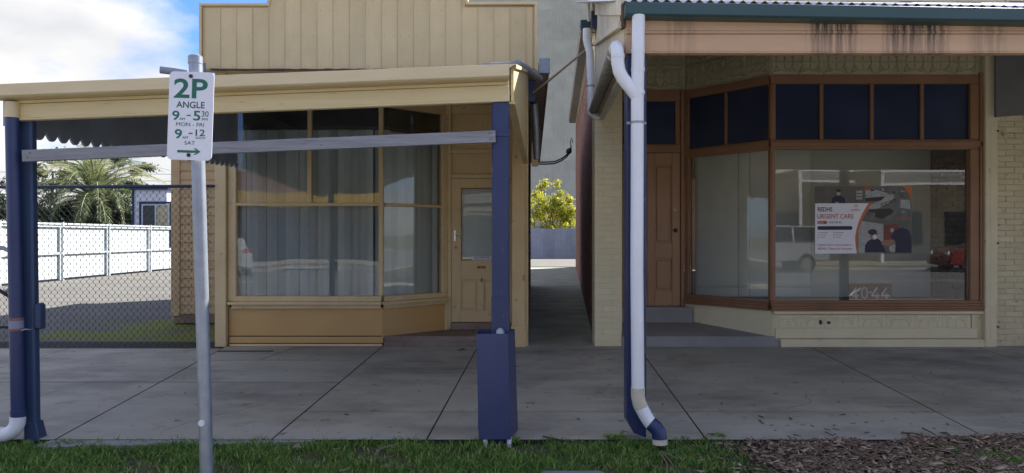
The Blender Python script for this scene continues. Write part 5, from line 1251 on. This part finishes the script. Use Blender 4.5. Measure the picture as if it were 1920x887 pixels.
# ---- right verandah
RV = thing('salmon_verandah', 'street verandah with salmon fascia and dark teal gutter over the right shop', 'verandah', (4, 5, 0))
XR = 10.0
b = MB(); b.box(.805, XR, 4.99, 5.04, 2.762, 2.885); b.build('fascia', 'salmon_fascia', RV, .004)
b = MB(); b.box(.805, XR, 4.975, 5.03, 2.8855, 2.905); b.build('fascia_mould', 'salmon_fascia', RV, .005)
b = MB(); b.box(.805, XR, 4.985, 5.04, 2.9055, 3.02); b.build('fascia', 'salmon_fascia', RV, .004)
b = MB(); b.box(.805, XR, 4.982, 5.05, 2.748, 2.7615); b.build('fascia_bead', 'salmon_fascia', RV, .004)
gs = -.0165
gm2 = roty((.79, 4.985, 2.98), gs)
prof = [(-.125,.092),(-.125,.012),(-.105,0),(.0,0),(.0,.08),(-.006,.08),(-.006,.008),(-.10,.008),(-.117,.018),(-.117,.092)]
b = MB(); b.M = gm2; b.prism(prof, 0, XR-.79, 'x'); b.prism([(-.123,.09),(-.123,.014),(-.103,.002),(-.002,.002),(-.002,.078)], -.004, 0, 'x'); b.build('gutter', 'teal_gutter', RV, .002)
random.seed(4); b = MB()
for i in range(420):
    x = random.uniform(1.2, 5.2); p = gm2 @ Vector((x-.79, random.uniform(-.112,-.01), .08+random.uniform(0,.010))); s = random.uniform(.004,.011); a = random.uniform(0,3.1)
    b.add([p+Vector((-s*2*math.cos(a),-s,0)), p+Vector((s*2*math.cos(a),-s*.6,s)), p+Vector((s*1.5,s,0)), p+Vector((-s,s,s*.8))], [(0,1,2,3),(3,2,1,0)])
o = b.build('gutter_debris', 'chips_pale', RV); o['kind'] = 'stuff'
for k in range(13):
    x0 = .80+k*.72; z0 = 3.105+gs*(x0-.79)-.004
    corrug('roof_sheet', 'galv_roof', x0, x0+.735, 4.92, z0, 9.3, 4.55, .076, .0125, RV, slope=gs)
for k in range(9):
    x = 1.2+k*.95; b = MB(); b.hexa([(x,5.05,2.97),(x+.045,5.05,2.97),(x+.045,9.28,4.38),(x,9.28,4.38),(x,5.05,3.05),(x+.045,5.05,3.05),(x+.045,9.28,4.46),(x,9.28,4.46)]); b.build('rafter', 'peeling_cream', RV)
# navy posts
b = MB(); b.add([(.815,5.0,.16),(.955,5.0,.02),(.955,5.13,.02),(.815,5.13,.13),(.815,5.0,2.747),(.955,5.0,2.747),(.955,5.13,2.747),(.815,5.13,2.747),(.86,5.0,.05)], [(0,8,1,5,4),(1,2,6,5),(2,3,7,6),(3,0,4,7),(4,5,6,7),(0,3,2,1,8)]); b.build('post', 'navy_paint', RV, .006)
for x in (6.35, 9.6):
    b = MB(); b.box(x, x+.14, 5.0, 5.13, -.03, 2.747); b.build('post', 'navy_paint', RV, .01)
# end panel over the lane (splayed with the lane)
ex = lambda y: .80+.072*(y-5.0)
eb_ = [5.05, 5.5, 6.0, 6.5, 7.05, 7.6, 8.2, 8.8, 9.28]
for a, c in zip(eb_, eb_[1:]):
    b = MB(); a2 = a+.006; zb0 = lambda y: 2.76+.066*(y-5); zt1 = lambda y: 3.06+.335*(y-5.05)
    b.hexa([(ex(a2),a2,zb0(a2)),(ex(a2)+.02,a2,zb0(a2)),(ex(c)+.02,c,zb0(c)),(ex(c),c,zb0(c)),(ex(a2),a2,zt1(a2)),(ex(a2)+.02,a2,zt1(a2)),(ex(c)+.02,c,zt1(c)),(ex(c),c,zt1(c))]); b.build('end_board', 'peeling_cream', RV, .003)
def slant(name, m, off0, off1, za, zb__, h, y0=5.0, y1=9.25, bev=.004):
    b = MB(); b.hexa([(ex(y0)+off0,y0,za),(ex(y0)+off1,y0,za),(ex(y1)+off1,y1,zb__),(ex(y1)+off0,y1,zb__),(ex(y0)+off0,y0,za+h),(ex(y0)+off1,y0,za+h),(ex(y1)+off1,y1,zb__+h),(ex(y1)+off0,y1,zb__+h)]); return b.build(name, m, RV, bev)
slant('bottom_beam', 'peeling_cream', .022, .09, 2.70, 2.98, .11, 5.06)
slant('barge_board', 'peeling_cream', -.03, -.002, 3.02, 4.36, .13, 5.0)
slant('barge_mould', 'peeling_cream', -.05, -.004, 2.93, 3.95, .05, 5.0)
b = MB()
y0, y1 = 5.1, 9.15; z0, z1 = 2.74, 3.0
for i, (t0, t1) in enumerate(((0,.999),)):
    prof = [(-.11*math.cos(R(a))*.5-.055, -.055*math.sin(R(a))) for a in range(0,181,20)]
    vs_ = []
    for y, z in ((y0,z0),(y1,z1)):
        vs_ += [(ex(y)+p[0], y, z+.06+p[1]) for p in prof]+[(ex(y)+p[0]*.9-.005, y, z+.062+p[1]*.88) for p in prof[::-1]]
    n = len(prof)*2; b.add(vs_, [(i,(i+1)%n,(i+1)%n+n,i+n) for i in range(n)]+[list(range(n))[::-1], list(range(n,2*n))], 0, False)
b.build('side_gutter', 'lichen_gutter', RV)
b = MB(); b.box(.775, .80, 4.96, 5.06, 2.93, 3.10); b.build('rotten_corner', 'rust', RV, .008)
# downpipes of the right verandah
Y1 = 4.895; xp = .868
b = MB(); b.tube([(xp+.012,Y1,2.985),(xp+.004,Y1,2.4),(xp,Y1,1.2),(xp+.008,Y1,.36)], .045, 20); b.build('downpipe', 'white_pvc', RV)
for z in (2.74, 2.61, 2.45): 
    b = MB(); b.tube([(xp+.008,Y1,z-.012),(xp+.008,Y1,z+.012)], .0475, 20); b.build('pipe_coupler', 'white_pvc', RV)
b = MB(); b.tube([(xp+.004,Y1,2.235),(xp+.004,Y1,2.25)], .048, 20); b.box(xp-.066,xp+.07,Y1+.02,Y1+.03,2.234,2.251); b.build('pipe_clip', 'galvanised', RV)
b = MB(); b.tube([(xp+.007,Y1,.40),(xp+.008,Y1,.34),(xp+.018,Y1,.29),(xp+.03,Y1,.262)], .0485, 20); b.build('pipe_bend', 'dirty_pvc', RV)
b = MB(); b.tube([(xp+.03,Y1,.262),(xp+.06,Y1-.005,.205),(xp+.085,Y1-.012,.165),(xp+.11,Y1-.02,.14)], .0475, 20); b.build('pipe_bend', 'white_pvc', RV)
b = MB(); b.tube([(xp+.095,Y1-.015,.155),(xp+.125,Y1-.03,.13),(xp+.145,Y1-.04,.10),(xp+.15,Y1-.045,.055)], .051, 20); b.build('pipe_outlet', 'blue_paint', RV)
b = MB(); b.tube([(xp+.15,Y1-.045,.056),(xp+.151,Y1-.047,.02)], .0515, 20); b.build('pipe_lip', 'dirty_pvc', RV)
b = MB(); b.tube([(.755,5.25,2.80),(.742,5.05,2.80),(.738,4.955,2.785),(.735,4.915,2.745),(.735,Y1,2.68),(.736,Y1,2.645)], .0455, 18)
b.tube([(.735,Y1,2.66),(.745,Y1,2.60),(.77,Y1,2.55),(.83,Y1,2.475),(.872,Y1,2.42)], .045, 18); b.build('branch_pipe', 'white_pvc', RV)
b = MB(); b.tube([(.735,Y1,2.69),(.735,Y1,2.715)], .048, 18); b.build('pipe_coupler', 'white_pvc', RV)
# second downpipe at the lane wall
Y2 = 8.9
b = MB(); b.tube([(X(1100,Y2),Y2,Z(54,Y2)),(X(1100,Y2),Y2,Z(74,Y2)),(X(1102,Y2),Y2,Z(84,Y2)),(X(1106,Y2),Y2,Z(97,Y2)),(X(1107,Y2),Y2,Z(120,Y2)),(X(1108,Y2),Y2,Z(200,Y2)),(X(1109,Y2),Y2,Z(212,Y2)),(X(1114,Y2),Y2,Z(217,Y2)),(X(1122,Y2),Y2+.05,Z(216,Y2))], .048, 16); b.build('lane_downpipe', 'white_pvc', RV)
b = MB(); b.tube([(X(1107.5,Y2),Y2,Z(163,Y2)),(X(1107.5,Y2),Y2,Z(160,Y2))], .052, 16); b.build('pipe_clip', 'galvanised', RV)
# eaves gutter of the right shop along the lane
EG = thing('lane_gutter', 'long grey eaves gutter above the red brick lane wall', 'gutter', (.95, 9.3, 4.2))
p0 = Vector((X(1087,9.2),9.2,Z(40,9.2))); p1 = Vector((X(1066,30),30,Z(222,30)))
dirv = (p1-p0)
segs = [0,.12,.25,.40,.6,1.0]
def sect(t):
    p = p0+dirv*t; w0 = .14+.16*t; h0 = .12+.08*t
    return [(p.x,p.y,p.z),(p.x,p.y,p.z-h0*.55),(p.x+.02,p.y,p.z-h0),(p.x+w0,p.y,p.z-h0*1.02),(p.x+w0,p.y,p.z-h0*.1),(p.x+w0*.95,p.y,p.z-h0*.1),(p.x+w0*.9,p.y,p.z-h0*.9),(p.x+.025,p.y,p.z-h0*.9),(p.x+.01,p.y,p.z-h0*.5)]
for a, c in zip(segs, segs[1:]):
    s0, s1 = sect(a+.002), sect(c); n = len(s0); b = MB(); b.add(s0+s1, [(i,(i+1)%n,(i+1)%n+n,i+n) for i in range(n)]+[list(range(n)), list(range(n,2*n))[::-1]]); b.build('gutter_length', 'lichen_gutter', EG)
b = MB(); q0 = sect(0)[3]; q1 = sect(1)[3]
b.hexa([(q0[0],q0[1],q0[2]),(1.12,q0[1],q0[2]),(3.0,q1[1],q1[2]-.05),(q1[0],q1[1],q1[2]-.02),(q0[0],q0[1],q0[2]+.04),(1.12,q0[1],q0[2]+.04),(3.0,q1[1],q1[2]),(q1[0],q1[1],q1[2]+.04)]); b.build('soffit', 'peeling_cream', EG)
b = MB(); b.box(X(1088,9.15),X(1107,9.15),9.10,9.19,Z(55,9.15),Z(39,9.15)); b.build('gutter_end', 'teal_gutter', EG, .008)
RH = box('rain_head', 'blue_steel', X(1107.5,9.05), X(1124,9.05), 8.98, 9.09, Z(52,9.05), Z(21,9.05), None, .006)
tag(RH, 'small dark blue sheet metal box at the corner of the right shop roof', 'rain head')
b = MB(); b.tube([(X(1104,8.95),8.95,Z(-30,8.95)),(X(1104,8.95),8.95,Z(40,8.95))], .02, 10); b.tube([(X(1113,8.97),8.97,Z(-30,8.97)),(X(1112,8.97),8.97,Z(20,8.97))], .022, 10)
tag(b.build('vent_pipe', 'peeling_cream'), 'pair of thin cream pipes rising above the small dark blue roof box', 'pipe')
# overhead conduit and cable across the lane
CO = thing('conduit_link', 'tan service conduit sloping across the lane between the two roofs', 'conduit', (X(1070,9.1), 9.1, Z(115,9.1)))
b = MB(); b.tube([(X(1112,9.1),9.1,Z(52,9.1)),(X(1122,9.1),9.1,Z(66,9.1)),(X(1123,9.1),9.1,Z(72,9.1)),(X(1116,9.1),9.1,Z(80,9.1)),(X(1070,9.1),9.1,Z(117,9.1)),(X(1028,9.1),9.1,Z(152,9.1)),(X(1000,9.3),9.3,Z(174,9.3))], .016, 10); b.build('conduit', 'conduit', CO)
b = MB(); b.tube([(X(1121,9.1),9.1,Z(58,9.1)),(X(1117,9.1),9.1,Z(62,9.1)),(X(1108,9.1),9.1,Z(60,9.1))], .006, 6); b.tube([(X(1119,9.1),9.1,Z(44,9.1)),(X(1119,9.1),9.1,Z(66,9.1))], .006, 6); b.build('wire', 'rubber', CO)
OC = thing('overhead_cable', 'black cable sagging across the lane with an insulator at its right end', 'cable', (X(1040,18), 18, Z(300,18)))
b = MB()
for off in (0, .05): b.tube([(X(px__,18),18,Z(py__,18)-off) for px__, py__ in ((998,302),(1012,304),(1026,304),(1040,303),(1052,298),(1062,291),(1068,283),(1071,274))], .018, 6)
b.tube([(X(1071,18),18,Z(275,18)),(X(1069,18),18,Z(264,18)),(X(1072,18),18,Z(258,18)),(X(1074,18),18,Z(268,18))], .012, 6); b.build('cable', 'rubber', OC)
b = MB(); b.tube([(X(1064,18),18,Z(288,18)),(X(1067,18),18,Z(283,18)),(X(1070,18),18,Z(279,18))], [.05,.08,.04], 8); b.build('insulator', 'rubber', OC)
PW = thing('power_line', 'faint pair of power lines crossing low sky at the left edge', 'power line', (-40, 60, 8))
for z in (323, 336): b = MB(); b.tube([(X(-60,60),60,Z(z-1,60)),(X(40,60),60,Z(z,60)),(X(330,60),60,Z(z+4,60))], .018, 5); b.build('wire', 'rubber', PW)

# ---- pit lid, twigs, leaf
b = MB(); lx0, lx1 = X(1012,4.35), X(1132,4.35)
PL = thing('pit_lid', 'rounded green rimmed plastic pit lid set in the grass at bottom centre', 'pit lid', ((lx0+lx1)/2, 4.2, 0))
b = MB(); b.M = Matrix.Translation(((lx0+lx1)/2, 4.18, 0)); b.prism([(p[0], p[1]) for p in rrect(lx1-lx0, .30, .04)], -.03, .010, 'z'); b.build('rim', 'green_plastic', PL, .004)
b = MB(); b.M = Matrix.Translation(((lx0+lx1)/2, 4.18, 0)); b.prism([(p[0], p[1]) for p in rrect(lx1-lx0-.035, .265, .03)], .0105, .016, 'z'); b.build('lid', 'lid_grey', PL, .003)
def gp(px, py, z=0.0): Y = (CZ-z)*F/(py-443.5); return (X(px, Y), Y, z)
def stick(name, label, pts, r, cat='twig', group=None, m='twig'):
    b = MB(); b.tube([gp(p[0], p[1], .02) for p in pts], [r*(1-.5*i/len(pts)) for i in range(len(pts))], 6); return tag(b.build(name, m), label, cat, group)
stick('twig', 'bent pale twig on the grass left of the blue steel box', [(705,852),(712,842),(725,838),(742,834)], .009)
stick('twig', 'long thin straw on the grass below the bent twig', [(665,861),(700,859),(730,857),(748,850)], .003)
stick('twig', 'short pale stick at the bottom edge of the grass', [(636,884),(646,882),(655,878)], .008)
stick('twig', 'small brown leaf stalk on the grass near the footpath edge', [(624,843),(638,841)], .006)
stick('twig', 'dark fallen twig at the footpath edge right of the blue steel box', [(1018,818),(1045,824),(1080,829),(1102,832)], .006, m='leaf_litter')
for i, (a, c) in enumerate((((1236,848),(1252,872)),((1240,846),(1262,872)),((1244,848),(1272,862)))):
    stick('stick', ('shortest', 'middle', 'outermost')[i]+' of the three grey sticks under the white downpipe outlet', [a, ((a[0]+c[0])/2+1, (a[1]+c[1])/2), c], .006, 'stick', 'grey sticks under the downpipe outlet')
stick('stick', 'black twig lying across the mulch edge of the footpath', [(1690,812),(1712,812),(1725,815)], .006, 'stick', m='leaf_litter')
stick('stick', 'forked black twig on the footpath edge beside the mulch', [(1730,803),(1745,810),(1755,816)], .006, 'stick', m='leaf_litter')
stick('stick', 'short black twig on the footpath left of the mulch pile', [(1548,810),(1562,817)], .005, 'stick', m='leaf_litter')
b = MB(); c0 = gp(556, 840, .02); b.add([(c0[0]-.03,c0[1],.02),(c0[0]-.005,c0[1]-.02,.03),(c0[0]+.035,c0[1],.022),(c0[0]+.01,c0[1]+.025,.045),(c0[0]-.015,c0[1]+.02,.04)], [(0,1,2,3,4)]); tag(b.build('dead_leaf', 'twig'), 'curled tan dead leaf on the grass below the footpath joint', 'leaf')
b = MB(); c0 = gp(866, 657, .006); b.add([(c0[0]-.06,c0[1]-.02,.006),(c0[0]-.01,c0[1]-.03,.02),(c0[0]+.07,c0[1]+.03,.012),(c0[0]+.0,c0[1]+.025,.03)], [(0,1,2,3)]); tag(b.build('dead_leaf', 'leaf_litter'), 'dark curled leaf on the footpath before the lobby step', 'leaf')
b = MB(); c0 = gp(724, 645, .01); b.tube([(c0[0]-.05,c0[1],.02),(c0[0]-.02,c0[1]-.01,.03),(c0[0]+.03,c0[1],.03),(c0[0]+.055,c0[1],.018)], [.012,.022,.02,.008], 7); tag(b.build('paper_scrap', 'sign_white'), 'crumpled white paper scrap at the foot of the cream window corner', 'litter')
# broad leaved weeds by the footpath
random.seed(13)
def weed(px, py, s, label):
    b = MB(); c0 = Vector(gp(px, py, -.02)); ti = []
    for k in range(14):
        a = k*2.4; L_ = s*random.uniform(.5,1); d = Vector((math.cos(a), math.sin(a), 0)); sd_ = Vector((-d.y, d.x, 0)); z = random.uniform(.2,.7)
        p = [c0, c0+d*L_*.5+sd_*L_*.2+Vector((0,0,L_*z)), c0+d*L_+Vector((0,0,L_*z*.8)), c0+d*L_*.5-sd_*L_*.2+Vector((0,0,L_*z))]; b.add(p, [(0,1,2,3)]); ti += [random.uniform(.2,.7)]*4
    me = b.mesh('weed', 'grass_blade'); at = me.attributes.new('tint','FLOAT','POINT'); at.data.foreach_set('value', ti); tag(link('weed', me), label, 'weed')
weed(1155, 828, .12, 'broad leaved weed at the footpath edge left of the white downpipe')
weed(965, 832, .08, 'small leafy weed at the right foot of the blue steel box')
weed(1345, 822, .09, 'bright green weed tuft where the grass meets the mulch')
weed(1270, 826, .07, 'leafy weed right of the blue downpipe outlet')

# ================================================================== ACROSS THE STREET (seen reflected in the windows)
OY = -24.3
S1 = thing('balcony_shop', 'cream two level shop across the street with iron lace verandah', 'building', (17, OY, 0))
box('wall', 'opp_cream', 10, 34, OY-8, OY, 0, 7.2, S1)
for k in range(6): box('window', 'car_glass', 11.2+k*3.8, 13.6+k*3.8, OY+.002, OY+.05, .9, 2.9, S1)
box('verandah_roof', 'galv_roof', 15.5, 34, OY+.01, -19.6, 5.05, 5.12, S1)
def lace(x0, x1, z0, z1, y, parent):
    b = MB(); s = z1-z0; n = int((x1-x0)/s)
    for i in range(n):
        cx = x0+(i+.5)*s
        for rr in (s*.48, s*.3): b.tube([(cx+rr*math.cos(R(a)), y, (z0+z1)/2+rr*math.sin(R(a))) for a in range(0,361,40)], .018, 4, caps=False)
        b.tube([(cx-s/2,y,z0),(cx+s/2,y,z1)], .015, 4); b.tube([(cx-s/2,y,z1),(cx+s/2,y,z0)], .015, 4)
    b.build('iron_lace', 'sign_white', parent)
box('verandah_fascia', 'sign_white', 15.5, 18.6, -19.62, -19.5, 5.0, 5.6, S1); lace(15.5, 18.6, 4.55, 5.0, -19.55, S1); lace(15.5, 18.6, 5.6, 5.95, -19.55, S1); box('verandah_beam', 'sign_white', 15.5, 18.6, -19.62, -19.5, 4.4, 4.53, S1)
box('verandah_fascia', 'sign_white', 20.0, 34, -19.62, -19.5, 4.95, 5.15, S1); lace(20, 28, 4.4, 4.93, -19.55, S1); box('verandah_beam', 'sign_white', 20, 34, -19.62, -19.5, 4.25, 4.38, S1)
for x in (15.6, 20.1, 25.5, 31): box('verandah_post', 'sign_white', x-.08, x+.08, -19.64, -19.48, 0, 5.9 if x < 16 else 4.9, S1)
S2 = thing('yellow_front_shop', 'shop across the street with a long yellow awning fascia and brick parapet', 'building', (-11, OY, 0))
box('wall', 'opp_brick', -22, -3, OY-8, OY, 0, 5.4, S2)
box('awning', 'opp_grey', -20, -4, OY+.01, -20.4, 3.3, 3.4, S2); box('awning_fascia', 'opp_yellow', -20, -6.6, -20.38, -20.3, 3.15, 3.95, S2)
for k in range(4): box('window', 'car_glass', -19+k*4, -16+k*4, OY+.002, OY+.05, .7, 2.7, S2)
b = MB(); b.box(-6.2,-5.0,-20.5,-20.4,1.5,1.9); sb = b.build('sale_board', 'sign_white', S2); text_mesh('SALE', 'red_print', -6.1, -5.1, 1.55, 1.85, 0, fr=Matrix.Translation((-11.2,-20.39,0)) @ Matrix.Rotation(math.pi,4,'Z'), parent=S2)
S3 = thing('plain_grey_shop', 'low grey shopfront row across the street between the yellow and the lace fronted shops', 'building', (4, OY, 0))
box('wall', 'opp_grey', -2.9, 9.9, OY-8, OY-.2, 0, 4.3, S3); box('awning', 'opp_grey', -2.5, 9.5, OY, -21, 2.9, 3.0, S3)
for k in range(3): box('window', 'car_glass', -2+k*4, 1+k*4, OY-.198, OY-.15, .7, 2.6, S3)
# vehicles: profile swept with narrowed cabin
def vehicle(name, label, cat, x, y, L_, prof, cab, W, m, wheels, wr_, rot=0):
    t = thing(name, label, cat, (x, y, -.12))
    T_ = Matrix.Translation((x, y, -.12)) @ Matrix.Rotation(rot, 4, 'Z')
    b = MB(); b.M = T_; b.prism(prof, -W/2, W/2, 'y'); b.build('body', m, t, .06, seg=2)
    b = MB(); b.M = T_; n = len(cab); lo = [(p[0], -W/2+.06, p[1]) for p in cab]; hi = [(p[0], W/2-.06, p[1]) for p in cab]
    zmx = max(p[1] for p in cab); f_ = lambda p: (p[0], p[1]*(.84 if p[2] > zmx-.3 else 1), p[2])
    lo = [f_(p) for p in lo]; hi = [f_(p) for p in hi]
    b.add(lo+hi, [list(range(n)), list(range(n,2*n))[::-1]]+[(i,(i+1)%n,(i+1)%n+n,i+n) for i in range(n)]); b.build('cabin', m, t, .05, seg=2)
    b = MB(); b.M = T_
    xs_ = sorted(p[0] for p in cab); a0, a1 = xs_[0], xs_[-1]; zt2 = zmx-.07; zb3 = min(p[1] for p in cab)+.08; tops = sorted(p[0] for p in cab if p[1] > zmx-.1)
    for s in (-1, 1):
        yo = s*(W/2-.06)+s*.012; yi = s*(W/2-.06)*.84+s*.012
        md = (tops[0]+tops[-1])/2
        for c0_, c1_, d0, d1 in ((a0+.15, md-.05, tops[0]+.05, md-.05), (md+.05, a1-.2, md+.05, tops[-1]-.05)):
            b.add([(c0_,yo,zb3),(c1_,yo,zb3),(d1,yi,zt2),(d0,yi,zt2)], [(0,1,2,3),(3,2,1,0)])
    b.build('side_window', 'car_glass', t)
    for wx in wheels:
        for s in (-1, 1):
            b = MB(); b.M = T_; b.tube([(wx, s*(W/2-.2), wr_), (wx, s*(W/2+.01), wr_)], wr_, 20); wo2 = b.build('wheel', 'rubber', t, .02)
            b = MB(); b.M = T_; b.tube([(wx, s*(W/2+.012), wr_), (wx, s*(W/2+.025), wr_)], wr_*.62, 12); b.build('rim', 'chrome', wo2)
    for s in (-1, 1):
        b = MB(); b.M = T_; b.box(-L_/2-.005, -L_/2+.08, s*W*.36-.12, s*W*.36+.12, .78, .95); b.build('headlight', 'sign_white', t)
        b = MB(); b.M = T_; b.box(L_/2-.08, L_/2+.005, s*W*.4-.08, s*W*.4+.08, .75, 1.05); b.build('tail_light', 'tail_red', t)
    return t
ute_p = [(-2.7,.5),(2.6,.5),(2.62,1.3),(-1.5,1.32),(-2.5,1.2),(-2.72,.9)]; ute_c = [(-1.4,1.3),(2.55,1.3),(2.45,2.02),(-.5,2.05)]
vehicle('utility_truck', 'white utility truck with canopy parked across the street', 'utility truck', 11.3, -13.0, 5.2, ute_p, ute_c, 1.85, 'car_silver', (-1.65,1.55), .42)
car_p = [(-2.2,.3),(2.2,.3),(2.22,.95),(-1.2,1.0),(-2.1,.85),(-2.22,.6)]; car_c = [(-1.1,.96),(2.0,.96),(1.5,1.45),(-.4,1.48)]
vehicle('parked_car', 'red hatchback parked across the street beyond the truck', 'car', 21.2, -12.8, 4.4, car_p, car_c, 1.75, 'car_red', (-1.35,1.35), .32)
vehicle('parked_car', 'silver wagon parked nose to the kerb across the street', 'car', -12.5, -11.5, 4.4, car_p, car_c, 1.75, 'car_silver', (-1.35,1.35), .32, rot=R(60))
tree('street_tree', 'bare branched street tree across the road', 'tree', 24.5, -16, 6.5, 2.6, 500, .06, 'leaf_gum', 41, .14)
